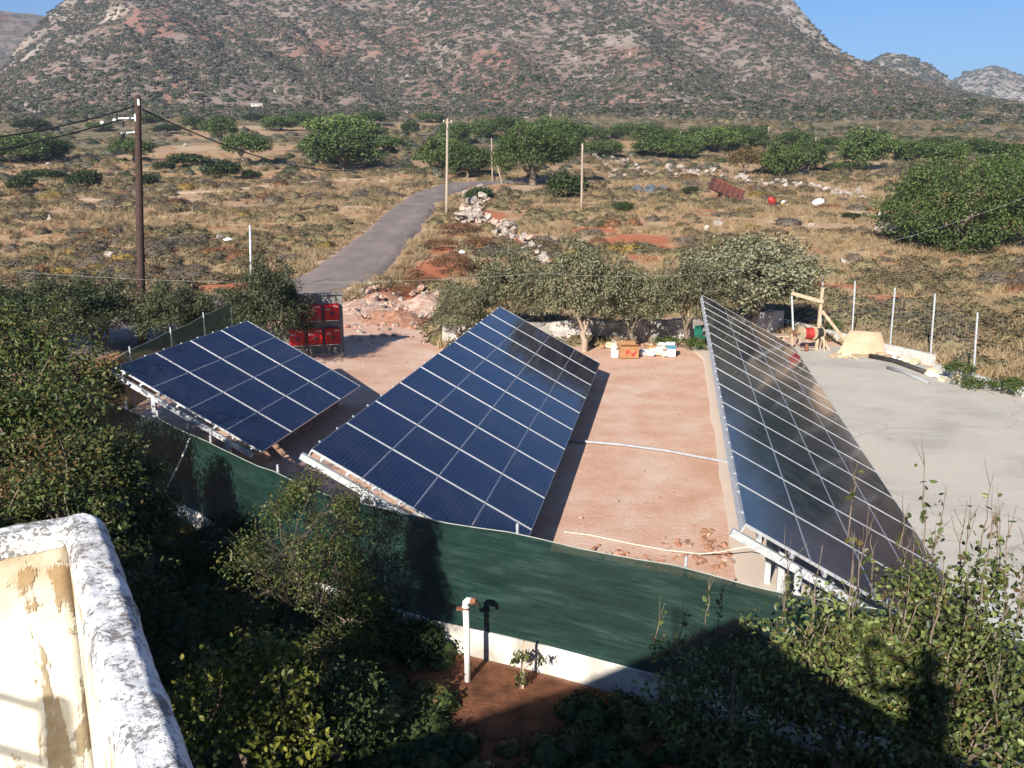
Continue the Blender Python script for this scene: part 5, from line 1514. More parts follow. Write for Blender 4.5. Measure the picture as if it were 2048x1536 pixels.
def sapling():
    g = onz(1045, 1378, 0.0)
    e = empty("sapling", g); tag(e, "staked sapling with drooping leaves before the concrete kerb", "sapling")
    m = MB(); m.beam((0, 0.02, -0.1), (0.02, 0.03, 0.72), 0.032, 0.032); m.build("stake", MT["timber"], e)
    rg = np.random.default_rng(77)
    m = MB(); m.tube([(-0.03, 0, 0), (-0.02, 0, 0.3), (0.0, 0, 0.6)], [0.012, 0.01, 0.006], 6)
    m.tube([(0.0, 0, 0.28), (0.12, 0, 0.42), (0.24, -0.02, 0.5)], [0.008, 0.006, 0.004], 5); m.build("stem", MT["bark"], e)
    ctr = np.array([(-0.04, 0, 0.52), (0.05, 0, 0.5), (0.26, -0.02, 0.46), (-0.05, 0, 0.12), (0.0, 0, 0.2), (-0.1, 0, 0.42)])
    P, nr = clump_leaves(rg, ctr, 0.10, 26)
    v, l, s = leaf_arrays(P, nr, np.full(len(P), 0.085), 0.35, rg, "leaf", 1.2)
    link("leaves", quick_mesh("leaves", v, l, s, LF["pear"]), e)
sapling()

for px, py, H, W, lbl in [(1912, 764, 0.75, 1.3, "green weed clump growing from the foam scraps at the slab edge"), (2020, 792, 0.6, 1.4, "rounded green weed at the foot of the lower boundary wall"), (1668, 676, 0.9, 0.9, "green weed between the timber prop and the plywood"), (1960, 778, 0.3, 1.6, "low creeping weed along the slab edge"), (1380, 700, 0.5, 1.6, "straggling weeds with white scraps under the olive trees"), (1330, 690, 0.35, 1.2, "low weeds behind the foam pile")]:
    g = onz(px, py, 0.02)
    me = tree_mesh(int(px), H, W, 0.1, 0.02, 26, 34, 0.2, 0.09, 0.4, LF["weed"], MT["bark"], low=-0.1, lump=0.3, limbs=4, twigs=0.2)
    plant("weed", me, g, 1, 0, lbl, "weed")
# ------------------------------------------------------------------ scrub, dry grass (nobody could count them)
ROADP = resample(np.array(ROAD_C), 1.0)[0]
def road_dist(x, y):
    return np.min(np.hypot(x[:, None] - ROADP[None, :, 0], y[:, None] - ROADP[None, :, 1]), 1)
BW = np.array([onz(862, 704, 0)[:2], onz(1190, 700, 0)[:2], onz(1560, 672, 0)[:2], onz(1869, 709, 0.3)[:2]])
def wedge(n, r0, r1, half=37, p=0.0):
    r = np.exp(rng.uniform(math.log(r0), math.log(r1), n)); th = np.radians(rng.uniform(-half, half, n))
    return r * np.sin(th), r * np.cos(th), r
CLEAR = [spot(1290, 375, 150, 2.0), spot(1450, 395, 120, 1.6), spot(730, 366, 200, 1.5), spot(430, 290, 240, 1.5), spot(450, 308, 220, 1.6), spot(1640, 425, 150, 1.0), spot(1700, 395, 200, 1.5), spot(1260, 300, 120, 1.2)]

WLX = np.array([W_F[:2], W_E[:2], W_D[:2], W_C[:2], W_B[:2], W_A[:2]])
def wall_x(y): return np.interp(y, WLX[:, 1], WLX[:, 0])

WALLCLR = [spot(1000, 375, 230, 1.1), spot(900, 384, 120, 1.5), spot(1090, 370, 150, 1.0)] + [spot(px, py, 44, 2.6) for px, py in [(935, 388), (960, 392), (950, 418), (930, 440), (960, 447), (985, 445), (1010, 468), (1030, 480), (1045, 488), (1075, 515), (1095, 535)]] + [spot(780, 622, 210, 1.7), spot(840, 650, 110, 1.5), spot(720, 640, 110, 1.5)]

def field_scrub():
    n = 34000
    x, y, r = wedge(n, 30, 430)
    d = np.sqrt(y ** 2 + (0.45 * x) ** 2)
    dens = sstep(0.34, 0.54, fbm(x / 8, y / 8, 61)) * 0.7 + 0.12
    dens = dens * np.where(r > 130, 0.55, 0.40) * np.where(x > 10, np.where(r < 110, 1.0, 1.0), 1.0)
    dens = dens * (1 - 0.85 * ellipse_mask(x, y, BARE))
    red = ellipse_mask(x, y, RED_SPOTS); clr = ellipse_mask(x, y, CLEAR)
    yb = np.interp(x, BW[:, 0], BW[:, 1] + 1.0, left=44, right=38)
    yb = np.where(x < -7, np.interp(x, [-40, -7], [30, 44]), yb)
    yb = np.where(x > wall_x(y) + 0.6, 0, yb)
    ok = (rng.uniform(0, 1, n) < dens) & (road_dist(x, y) > 3.4) & (red < 0.3) & (clr < 0.4) & (y > yb) & (ellipse_mask(x, y, WALLCLR) < 0.3)
    x, y, r = x[ok], y[ok], r[ok]
    m = len(x); z = hground(x, y)
    s = rng.uniform(0.8, 2.2, m) * np.where(r > 110, 1.3, 1.0) * np.where(r > 200, 1.35, 1.0)
    scl = np.stack([s * rng.uniform(0.9, 1.5, m), s * rng.uniform(0.9, 1.5, m), s * rng.uniform(0.45, 0.85, m)], 1)
    rot = np.stack([0 * s, 0 * s, rng.uniform(0, 6.28, m)], 1)
    mats = ["garrigue", "garrigue", "garrigue_green", "garrigue_grey", "garrigue_grey", "garrigue_red", "garrigue_gold", "garrigue", "maquis", "lentisk"]
    srcs = [source("scrub_shape", dome_mesh(600 + i, 230, 0.11, 0.38, LF[k])) for i, k in enumerate(mats)]
    zone = fbm(x / 22, y / 22, 71)
    pick = rng.uniform(0, 1, m)
    idx = np.where(pick < 0.34, rng.integers(0, 2, m), np.where(pick < 0.52, 2, np.where(pick < 0.80, rng.integers(3, 5, m), np.where(pick < 0.86, 5, np.where(pick < 0.90, 6, 7)))))
    idx = np.where((zone > 0.56) & (pick > 0.5), 2, idx)
    idx = np.where((r > 150) & (pick > 0.35), np.where(pick > 0.88, 9, np.where(pick > 0.6, 8, idx)), idx)
    near_rubble = ellipse_mask(x, y, [spot(860, 545, 160, 3.0), spot(900, 470, 120, 2.0)])
    idx = np.where((near_rubble > 0.4) & (pick > 0.35), 5, idx)
    scatter("low_scrub", np.stack([x, y, z - 0.03], 1), scl, rot, idx, srcs)
field_scrub()

def dry_grass():
    n = 30000
    x, y, r = wedge(n, 30, 190)
    dens = 0.85 * sstep(0.40, 0.57, fbm(x / 7 + 5, y / 7, 81)) + 0.08
    dens = np.where(x > 12, dens * 1.0 + 0.10, dens)
    red = ellipse_mask(x, y, RED_SPOTS)
    yb = np.interp(x, BW[:, 0], BW[:, 1] + 0.8, left=44, right=38)
    yb = np.where(x < -7, np.interp(x, [-40, -7], [30, 44]), yb)
    yb = np.where(x > wall_x(y) + 0.6, 0, yb)
    rd = road_dist(x, y)
    dens = np.where((rd > 2.7) & (rd < 4.2), 1.0, dens)
    ok = (rng.uniform(0, 1, n) < dens) & (rd > 2.9) & (red < 0.5) & (y > yb) & (ellipse_mask(x, y, WALLCLR) < 0.3)
    x, y, r = x[ok], y[ok], r[ok]; m = len(x)
    s = rng.uniform(0.6, 1.25, m) * np.where(r > 100, 1.3, 1.0)
    scl = np.stack([s * 1.5, s * 1.5, s], 1); rot = np.stack([0 * s, 0 * s, rng.uniform(0, 6.28, m)], 1)
    srcs = [source("grass_shape", tuft_mesh(700 + i, 60, 0.42, LF["drygrass"], 0.34)) for i in range(3)]
    scatter("dry_grass", np.stack([x, y, hground(x, y) - 0.02], 1), scl, rot, rng.integers(0, 3, m), srcs)
dry_grass()

def hillside():
    n = 90000
    r = rng.uniform(330, 930, n) ** 1.0; th = rng.uniform(-38, 38, n)
    x = r * np.sin(np.radians(th)); y = r * np.cos(np.radians(th))
    hm = np.where(r < 392, -99, hmain(r, th)); hg = np.where(r < 470, hground(x, y), -99)
    z = np.maximum(hm, hg)
    el = np.degrees(np.arctan2(z - CAM_H, r))
    R = np.interp(th, R_AZ, R_R)
    dens = sstep(0.36, 0.56, fbm(x / 38, y / 38, 91)) * 0.60 + 0.32
    dens = np.where(r < 470, dens * 0.8, dens)
    dens = np.where(th > 14, dens * 1.25, dens)
    ok = (rng.uniform(0, 1, n) < dens) & (el < 11.5) & (r < R + 5) & (rng.uniform(0, 1, n) > 0.8 * rock_mask(x, y))
    x, y, z, r, th = x[ok], y[ok], z[ok], r[ok], th[ok]; m = len(x)
    s = rng.gamma(5, 0.30, m) + 0.9
    scl = np.stack([s * rng.uniform(1.0, 1.6, m), s * rng.uniform(1.0, 1.6, m), s * rng.uniform(0.6, 0.95, m)], 1)
    rot = np.stack([0 * s, 0 * s, rng.uniform(0, 6.28, m)], 1)
    srcs = [source("scrub_shape", dome_mesh(800 + i, 90, 0.24, 0.55, LF[k])) for i, k in enumerate(["maquis", "maquis", "maquis_brown", "maquis", "lentisk"])]
    pk = rng.uniform(0, 1, m)
    idx = np.where(pk < 0.62, rng.integers(0, 2, m), np.where(pk < 0.86, 2, 3))
    idx = np.where((r < 450) & (pk > 0.86), 4, idx)
    scatter("hillside_scrub", np.stack([x, y, z - 0.2], 1), scl, rot, idx, srcs)
    # rocks bare on the slope
    n = 2500
    r = rng.uniform(400, 930, n); th = rng.uniform(-38, 38, n)
    x = r * np.sin(np.radians(th)); y = r * np.cos(np.radians(th)); z = np.maximum(hmain(r, th), np.where(r < 470, hground(x, y), -99))
    ok = (rng.uniform(0, 1, n) < sstep(0.45, 0.62, fbm(x / 60, y / 60, 95))) & (r < np.interp(th, R_AZ, R_R))
    x, y, z = x[ok], y[ok], z[ok]; s = rng.gamma(3, 0.3, len(x)) + 0.3
    srcs = [source("rock_shape", me) for me in ROCK[:4]]
    scatter("hillside_rock", np.stack([x, y, z], 1), np.stack([s * 1.4, s, s * 0.8], 1), rng.uniform(0, 6.28, (len(x), 3)), rng.integers(0, 4, len(x)), srcs)
hillside()

def farhill(H, R, w, t0, t1, n, seed):
    rg = np.random.default_rng(seed)
    r = rg.uniform(R - w * 0.8, R + 10, n); th = rg.uniform(t0, t1, n)
    z = H(r, th); x = r * np.sin(np.radians(th)); y = r * np.cos(np.radians(th))
    s = rg.gamma(4, 0.7, n) + 1.2
    srcs = [source("scrub_shape", dome_mesh(900 + seed + i, 60, 0.26, 0.6, LF["maquis"])) for i in range(2)]
    scatter("far_hill_scrub", np.stack([x, y, z - 0.3], 1), np.stack([s * 1.4, s * 1.4, s], 1), np.stack([0 * s, 0 * s, rg.uniform(0, 6, n)], 1), rg.integers(0, 2, n), srcs)
farhill(H2, 1350, 420, 14, 36, 4200, 1); farhill(H3, 2100, 600, 20, 36, 3500, 2)

def garden_weeds():
    n = 9000
    x = rng.uniform(-8, 8, n); y = rng.uniform(2, 18, n)
    ok = (y < fence_y(x) - 0.25) & (rng.uniform(0, 1, n) < (0.25 + 0.75 * sstep(0.36, 0.5, fbm(x / 1.3, y / 1.3, 55))))
    ok &= ~((np.abs(x + 0.1) < 0.9) & (y > 10.0))
    x, y = x[ok], y[ok]; s = rng.uniform(0.25, 0.7, len(x))
    srcs = [source("weed_shape", dome_mesh(950 + i, 90, 0.14, 0.4, LF[k])) for i, k in enumerate(["lentisk", "lentisk", "hedge"])]
    scatter("garden_weeds", np.stack([x, y, hground(x, y) - 0.02], 1), np.stack([s, s, s * 0.8], 1), np.stack([0 * s, 0 * s, rng.uniform(0, 6, len(x))], 1), rng.integers(0, 3, len(x)), srcs)
garden_weeds()

# ------------------------------------------------------------------ poles and wires
def utility_pole(px_t, py_t, px_b, py_b, label, mat="palepole", r=0.13, arm=True, g=None, H=None):
    g = G(px_b, py_b) if g is None else np.array(g, float)
    t = at(px_t, py_t, g[1])
    e = empty("utility_pole", g - [0, 0, 0.1]); tag(e, label, "utility pole", None)
    L = t - g + [0, 0, 0.1]
    n = 7
    m = MB(); m.tube([L * f for f in np.linspace(0, 1, n)], np.linspace(r, r * 0.72, n), 10); m.build("shaft", MT[mat], e, smooth=True)
    if arm:
        m = MB(); m.box(L + [0, 0, -0.35], (0.9, 0.08, 0.09)); m.build("crossarm", MT["palepole"], e)
        for s in (-0.38, 0.38):
            m = MB(); c = L + [s, 0, -0.3]; m.tube([c, c + [0, 0, 0.05], c + [0, 0, 0.1], c + [0, 0, 0.16]], [0.035, 0.06, 0.04, 0.05], 8); m.build("insulator", MT["ceramic"], e)
    return g, t

def cable(name, label, a, b, sag, r, mat, n=40, cat="cable"):
    a = np.asarray(a, float); b = np.asarray(b, float); t = np.linspace(0, 1, n)[:, None]
    P = a + (b - a) * t; P[:, 2] -= (4 * sag * t * (1 - t))[:, 0]
    m = MB(); m.tube(P, r, 6); o = m.build(name, MT[mat], smooth=True); tag(o, label, cat); return o

# the tall dark pole by the road
gp = onz(284, 700, 0.2); tp = at(275, 193, gp[1])
e = empty("utility_pole", gp - [0, 0, 0.1]); tag(e, "tall dark tarred utility pole with brackets rising through the feathery trees", "utility pole")
L = tp - gp + [0, 0, 0.1]
m = MB(); m.tube([L * f for f in np.linspace(0, 1, 9)], np.linspace(0.17, 0.115, 9), 14); m.build("shaft", MT["pole"], e, smooth=True)
def on_pole(py): return at(278, py, gp[1]) - gp + np.array([0, 0, 0.1])
m = MB(); c = on_pole(205); m.box(c + [0.03, -0.125, 0], (0.07, 0.02, 0.22)); m.build("number_plate", MT["bucket"], e)
m = MB(); c = on_pole(236); m.beam(c + [-0.10, -0.05, 0], c + [-0.75, -0.05, -0.02], 0.05, 0.05); m.beam(c + [-0.1, -0.1, 0.14], c + [-0.1, -0.1, -0.12], 0.05, 0.05); m.build("bracket", MT["galv"], e)
for k in range(2):
    m = MB(); q = c + [-0.62, -0.05, -0.08 - 0.42 * k]; m.tube([q, q + [0, 0, -0.06], q + [0, 0, -0.12], q + [0, 0, -0.26]], [0.03, 0.05, 0.045, 0.06], 10); m.build("insulator", MT["darkgrille"], e)
m = MB(); m.beam(c + [-0.1, -0.05, -0.5], c + [-0.7, -0.05, -0.55], 0.05, 0.04); m.build("bracket", MT["galv"], e)
pole_at = lambda py, dx=0.0: at(278, py, gp[1]) + np.array([dx, 0, 0])
for k in range(2):
    m = MB(); q = at(233 - 25 * k, 240 + 5 * k, gp[1] + 0.05) - gp + [0, 0, 0.1]; m.tube([q, q + [-0.05, 0, 0], q + [-0.12, 0, -0.02]], [0.03, 0.07, 0.05], 10); m.build("insulator", MT["ceramic"], e)
cable("power_cable", "thick black cable leaving the top of the tall dark pole away from the hills", pole_at(211, -0.1), at(-420, 290, gp[1] - 8), 0.5, 0.035, "cable")
cable("power_cable", "lower black cable with white insulators leaving the bracket of the tall dark pole", pole_at(238, -0.6), at(-420, 352, gp[1] - 8), 0.3, 0.032, "cable")
cable("stay_wire", "thin pale stay wire slanting down beside the tall dark pole", pole_at(215, 0.1), G(362, 536), 0.0, 0.012, "wire")

P2, T2 = utility_pole(895, 237, 893, 432, "weathered wooden pole on the verge of the tarmac road before the boulders", r=0.16)
cable("power_cable", "black cable sagging from the tall dark pole to the wooden pole by the road", pole_at(218, 0.1), T2 + [-0.3, 0, -0.3], 3.4, 0.03, "cable", 60)
P3, T3 = utility_pole(983, 276, 985, 366, "thin grey pole propped by a slanting strut at the far road bend", r=0.12, arm=False)
b3 = G(1005, 368)
mm = MB(); mm.tube([b3 - [0, 0, 0.1], at(987, 304, P3[1])], 0.09, 8); o = mm.build("pole_strut", MT["palepole"]); tag(o, "slanting wooden strut propping the thin grey pole", "strut")
P4, T4 = utility_pole(1165, 287, 1163, 418, "wooden pole in the scrub beside the dark evergreen bush", r=0.14, arm=False)
utility_pole(1053, 232, 1056, 290, "distant pole top showing above the great spreading tree", r=0.13)
utility_pole(1101, 227, 1103, 290, "farther distant pole beside the first one above the tree", r=0.13)
utility_pole(1361, 262, 1359, 312, "thin pole on the terrace amid dark trees", r=0.11, arm=False)
utility_pole(1538, 254, 1537, 300, "far thin pole behind the bright rounded tree", r=0.11, arm=False)
utility_pole(1632, 273, 1630, 318, "thin pole beside the dark tree at the terrace wall", r=0.11, arm=False)
utility_pole(1756, 252, 1756, 300, "far thin pole just behind the dome-shaped tree", r=0.11, arm=False)
utility_pole(1920, 284, 1919, 312, "far thin pole above the broad dense tree", r=0.11, arm=False)
cable("phone_wire", "thin wire from the wooden road pole towards the thin braced pole", T2 - [0, 0, 0.3], T3, 1.5, 0.02, "cable")
cable("phone_wire", "thin pale wire crossing above the olive trees", at(18, 542, 31), at(1080, 546, 33), 0.38, 0.0045, "wire", 50)
cable("phone_wire", "thin pale wire rising from the olive trees past the broad dense tree", at(1080, 546, 33), at(2150, 352, 36), 1.35, 0.0045, "wire", 50)
# grey steel pole by the road
g = onz(503, 600, 0.1); t = at(500, 452, g[1])
m = MB(); L = t - g; e = empty("steel_pole", g); tag(e, "plain grey steel pole standing on the far verge of the road", "pole")
m.tube([(0, 0, -0.1), L * 0.5, L], 0.06, 10); m.build("shaft", MT["galv"], e, smooth=True)
m = MB(); m.tube([L, L + [0, 0, 0.05]], [0.065, 0.05], 10); m.build("cap", MT["galv"], e)
m = MB(); m.tube([(0, 0, -0.05), (0, 0, 0.06)], 0.13, 12); m.build("base_collar", MT["white_con"], e)

# two reflector posts on the far verge
for px in (776, 791):
    g = G(px, 360); m = MB(); m.beam(g - [0, 0, 0.1], g + [0, 0, 1.0], 0.09, 0.06)
    o = m.build("marker_post", MT["palepole"]); tag(o, "short wooden marker post on the pale verge at the road bend", "post", "marker posts at the road bend")

# ------------------------------------------------------------------ things lying in the far field
def trailer():
    g = G(1452, 400); mp_ = mpp(g)
    e = empty("tipping_trailer", g, 0.0); tag(e, "rusty red tipping trailer tilted on the terrace below the stone wall", "trailer")
    L, W, H = 64 * mp_, 2.0, 21 * mp_
    R = Matrix.Rotation(RAD(22), 3, 'Y')
    piv = Vector((0.0, 0, H * 0.95))
    def bx(c, s, nm, mat):
        m = MB(); cc = R @ Vector(c) + piv; m.box(cc, s, R); m.build(nm, MT[mat], e)
    t = 0.06
    bx((0, -W/2, 0), (L, t, H), "side_board", "rustpaint"); bx((0, W/2, 0), (L, t, H), "side_board", "rustpaint")
    bx((0, 0, -H/2), (L, W - t, t), "floor", "rust"); bx((-L/2, 0, 0), (t, W - t, H * 1.15), "headboard", "rustpaint"); bx((L/2, 0, 0.02), (t, W - t, H), "tailgate", "rustpaint")
    for k in range(6):
        x = -L/2 + L * (k + 0.5) / 6
        bx((x, -W/2 - 0.05, 0), (0.07, 0.05, H * 1.02), "rib", "rust")
    for s in (-1, 1):
        bx((0, s * W/2 - 0.0 - 0.045 * s * 0, H/2 + 0.03), (L * 1.01, 0.10, 0.07), "top_rail", "rust")
    for x in (-0.55, 0.5):
        for y in (-0.85, 0.85):
            m = MB(); m.tube([(x, y - 0.11, 0.36), (x, y + 0.11, 0.36)], 0.40, 16); w = m.build("wheel", MT["rubber"], e)
            m = MB(); m.tube([(x, y - 0.115, 0.36), (x, y + 0.115, 0.36)], 0.19, 12); m.build("rim", MT["rust"], w)
    m = MB(); m.beam((-1.4, 0, 0.6), (1.6, 0, 0.55), 0.35, 0.12); m.beam((-1.4, 0, 0.6), (-2.3, 0, 0.5), 0.1, 0.1); m.build("chassis", MT["rust"], e)
    m = MB(); m.beam((-0.9, 0, 0.6), (-1.2, 0, 1.4), 0.09, 0.09); m.build("ram", MT["rust"], e)
trailer()

def red_machine():
    g = G(1550, 416); k = mpp(g)
    e = empty("cement_mixer", g, 0.4); tag(e, "small red cement mixer lying in the weeds beside white sacks", "cement mixer")
    m = MB(); c = Vector((-0.5, 0, 0.75))
    m.tube([(-0.85, 0, 1.15), (-0.7, 0, 0.98), (-0.45, 0, 0.75), (-0.2, 0, 0.5), (-0.1, 0, 0.4)], [0.22, 0.34, 0.42, 0.34, 0.15], 14); m.build("drum", MT["redpaint"], e, smooth=True)
    for s in (-0.4, 0.4):
        m = MB(); m.beam((0.6, s, 0), (-0.4, s * 0.9, 0.75), 0.07, 0.07); m.beam((-0.9, s, 0), (-0.4, s * 0.9, 0.75), 0.07, 0.07); m.build("leg", MT["rustpaint"], e)
    m = MB(); m.box((0.35, 0, 0.45), (0.5, 0.4, 0.4)); m.build("motor_housing", MT["rustpaint"], e)
    m = MB(); m.box((0.75, -0.2, 0.3), (0.3, 0.3, 0.5)); m.build("guard", MT["yellowpaint"], e)
    m = MB(); m.tube([(0.1, -0.5, 0.35), (0.1, -0.42, 0.35)], 0.3, 14); m.build("wheel", MT["rubber"], e)
red_machine()
def sack(px, py, w, h, label, mat="bucket", seed=1):
    g = G(px, py); k = mpp(g); rg = np.random.default_rng(seed)
    n, m_ = 14, 9
    P = np.zeros((m_, n + 1, 3))
    for i in range(m_):
        f = i / (m_ - 1); a = np.linspace(0, 2 * math.pi, n + 1)
        rr = math.sin(min(f * 0.93 + 0.07, 1) * math.pi) ** 0.45
        P[i, :, 0] = (np.cos(a) * rr) * w * k / 2 + (f - 0.5) * w * k * 0.25
        P[i, :, 1] = (np.sin(a) * rr) * w * k / 3
        P[i, :, 2] = f * h * k
        P[i] += (rg.normal(size=(n + 1, 3)) * 0.03); P[i, -1] = P[i, 0]
    mb = MB(); mb.grid(P); o = mb.build("white_sack", MT[mat], smooth=True); o.location = g - [0, 0, 0.03]
    tag(o, label, "sack"); return o
sack(1636, 412, 24, 16, "plump white sack lying beside the dirt track", seed=3)
sack(1568, 408, 14, 8, "small white sack on the ground touching the red mixer", seed=4)
sack(1413, 460, 8, 10, "small upright white container by the pale stones below the trailer", seed=5)
sack(922, 513, 18, 12, "white plastic bag caught in the rusty scrub beside the road", seed=6)
sack(1762, 432, 12, 10, "white bag beside the dirt track near the broad dense tree", seed=7)
sack(455, 483, 24, 8, "flat white sheet of plastic lying in the brown scrub", seed=8)

def tarp_heap():
    g = G(1297, 388); k = mpp(g)
    e = empty("tarpaulin_heap", g); tag(e, "low heap of scrap under crumpled blue-grey tarpaulins on the bare terrace", "tarpaulin heap")
    for j, (cx, w, h) in enumerate([(-22, 34, 15), (4, 30, 17), (27, 32, 14)]):
        n = 14; P = np.zeros((n, n, 3)); rg = np.random.default_rng(j)
        for a in range(n):
            for b in range(n):
                u, v = a / (n - 1) * 2 - 1, b / (n - 1) * 2 - 1
                P[a, b] = [(cx + u * w / 2) * k, v * 1.3, max(0, (1 - abs(u) ** 2.5) * (1 - abs(v) ** 2.2)) * h * k * (0.75 + 0.5 * rg.uniform())]
        mb = MB(); mb.grid(P[::-1]); mb.build("tarpaulin", MT[["tarp", "rust", "tarp"][j] if j != 1 else "tarp"], e)
    m = MB(); m.box((17 * k, -1.4, 0.25), (0.45, 0.1, 0.5)); m.build("white_drum", MT["bucket"], e)
    for x, y, z in ((-10, 0.2, 15), (12, 0.1, 17), (20, -0.1, 14)):
        m = MB(); m.beam((x * k - 0.8, y, z * k * 0.8), (x * k + 0.9, y + 0.3, z * k * 0.95), 0.25, 0.12); m.build("scrap_timber", MT["rust"], e)
tarp_heap()

# far sheds at the mountain's foot
def shed(px, py, w, h, label, mat, d=5.0, flat=True, name="shed"):
    g = G(px, py); k = mpp(g); W, H = w * k, h * k
    e = empty(name, g, 0.15); tag(e, label, "shed")
    m = MB(); m.box((0, 0, H / 2 - 0.2), (W, d, H + 0.4)); m.build("wall", MT[mat], e)
    m = MB(); m.box((0, 0, H + 0.12), (W + 0.5, d + 0.5, 0.22)); m.build("roof", MT["white_con"], e)
    for x in (-0.28, 0.15):
        m = MB(); m.box((x * W, -d / 2 - 0.02, H * 0.55), (W * 0.12, 0.06, H * 0.36)); m.build("window", MT["windowglass"], e)
    m = MB(); m.box((0.36 * W, -d / 2 - 0.02, H * 0.38), (W * 0.12, 0.06, H * 0.75)); m.build("door", MT["rust"], e)
shed(474, 213, 36, 7, "long white shed at the foot of the mountain", "housewall")
shed(424, 203, 15, 7, "small yellow hut at the foot of the mountain", "houseyellow")
shed(515, 214, 22, 5, "low grey shed beside the long white one", "housewall")
shed(18, 197, 42, 4, "very long low white greenhouse wall at the mountain foot", "housewall")
# ------------------------------------------------------------------ the house whose roof the view is taken from
ZP, ZF = 6.33, 5.50
HC = onz(206, 1014, ZP)[:2]; HB = onz(395, 1536, ZP)[:2]; HI = onz(243, 1536, ZP)[:2]
e1 = (HB - HC) / np.linalg.norm(HB - HC); e2 = np.array([e1[1], -e1[0]])
if e2[0] > 0: e2 = -e2
WT = abs(np.dot(HI - HB, e2))
house = empty("house", (*(HC + 4.5 * e1 + 4.5 * e2), 0.0)); tag(house, "whitewashed flat-roofed house with flaking parapet and peeling cream paint", "house")
HO = np.array([*house.location])

def L_sweep(profile, name, mat, smooth=True, disp=0.0, dscale=40, length=9.0, fine=3.2, step=0.014):
    r = 0.055
    s = np.concatenate([np.arange(0, fine, step), np.arange(fine, length, 0.3), [length]])
    F = HC + r * (e1 + e2)
    ph = np.linspace(0, math.pi / 2, 9)
    rows = []
    for (u, z) in profile:
        k = r - u
        off = max(-k, 0.0)
        A = [F + max(x, off) * e2 - e1 * k for x in s[::-1]]
        if k > 0: B = [F + k * (-e1 * math.cos(p) - e2 * math.sin(p)) for p in ph[1:-1]]
        else: B = [F - k * (e1 + e2) for p in ph[1:-1]]
        C = [F + max(x, off) * e1 - e2 * k for x in s]
        q = np.array(A + B + C); rows.append(np.concatenate([q, np.full((len(q), 1), ZP + z)], 1))
    P = np.array(rows)
    if disp:
        n1 = fbm(P[..., 0] * dscale + P[..., 2] * 31, P[..., 1] * dscale + P[..., 2] * 17, 19, 3) - 0.47
        n2 = fbm(P[..., 0] * 7, P[..., 1] * 7, 23, 3) - 0.47
        P[..., 2] += disp * n1 + disp * 1.6 * n2
        n3 = fbm(P[..., 2] * dscale * 0.5 + P[..., 0] * 9, P[..., 1] * dscale * 0.5, 29, 3) - 0.47
        P[..., 0] += disp * 0.6 * n3; P[..., 1] += disp * 0.6 * n3
    mb = MB(); mb.grid(P - HO)
    return mb.build(name, mat, house, smooth=smooth)
top = [(0.002, -0.22), (-0.004, -0.16), (-0.006, -0.11), (-0.006, -0.07), (-0.003, -0.04), (0.003, -0.02), (0.012, -0.008)] + [(u, 0.0) for u in np.linspace(0.022, WT - 0.014, 11)] + [(WT - 0.006, -0.008), (WT, -0.02), (WT + 0.003, -0.045)]
L_sweep(top, "parapet_coping", MT["limewash"], disp=0.012)
L_sweep([(WT + 0.001, -0.03)] + [(WT, z) for z in np.linspace(-0.06, ZF - ZP - 0.02, 16)], "parapet_inner_face", MT["peeling"], disp=0.003, step=0.05)
L_sweep([(0.012, -ZP - 0.3), (0.012, -3.0), (0.008, -0.19)], "outer_wall", MT["plaster"], step=0.5)
q = [HC + 0.1 * (e1 + e2), HC + 9 * e1 + 0.1 * e2, HC + 9 * e1 + 9 * e2, HC + 9 * e2 + 0.1 * e1]
m = MB(); m.add([np.array([*p, ZF]) - HO for p in q], [(0, 1, 2, 3)]); m.build("roof_floor", MT["roof_floor"], house)
for a, b, nm in ((q[1], q[2], "outer_wall"), (q[2], q[3], "outer_wall")):
    m = MB(); m.beam(np.array([*a, 3.0]) - HO, np.array([*b, 3.0]) - HO, 0.2, 6.6); m.build(nm, MT["plaster"], house)

# pipe rail on the roof: its bars throw the two dark stripes on the inner face
def rail():
    # bars run parallel to the end parapet, a step back from it
    def wallpt(px, py):
        d = pix_ray(px, py); o = np.array([0, 0, CAM_H])
        w0 = np.array([*(HC + (WT) * e1), 0]); n = np.array([*e1, 0])
        t = np.dot(w0 - o, n) / np.dot(d, n); return o + d * t
    sd = -np.array(SUN_DIR)
    A0, A1 = wallpt(0, 1392), wallpt(150, 1436); B0, B1 = wallpt(0, 1498), wallpt(130, 1536)
    k = 1.35
    a0, a1, b0, b1 = A0 + sd * k, A1 + sd * k, B0 + sd * k, B1 + sd * k
    e = empty("pipe_rail", (a0[0], a0[1], ZF)); tag(e, "steel pipe rail standing on the roof behind the parapet", "rail")
    o = np.array([a0[0], a0[1], ZF]); d = (a1 - a0); d /= np.linalg.norm(d); d2 = (b1 - b0); d2 /= np.linalg.norm(d2)
    for p, dd, r in ((a0, d, 0.009), (b0, d2, 0.012)):
        m = MB(); m.tube([p - dd * 1.6 - o, p + dd * 0.14 - o], r, 10); m.build("bar", MT["galv"], e)
    for t in (-1.5, 0.12):
        p = a0 + d * t - o; m = MB(); m.tube([(p[0], p[1], 0), p + [0, 0, 0.03]], 0.02, 10); m.build("post", MT["galv"], e)
rail()

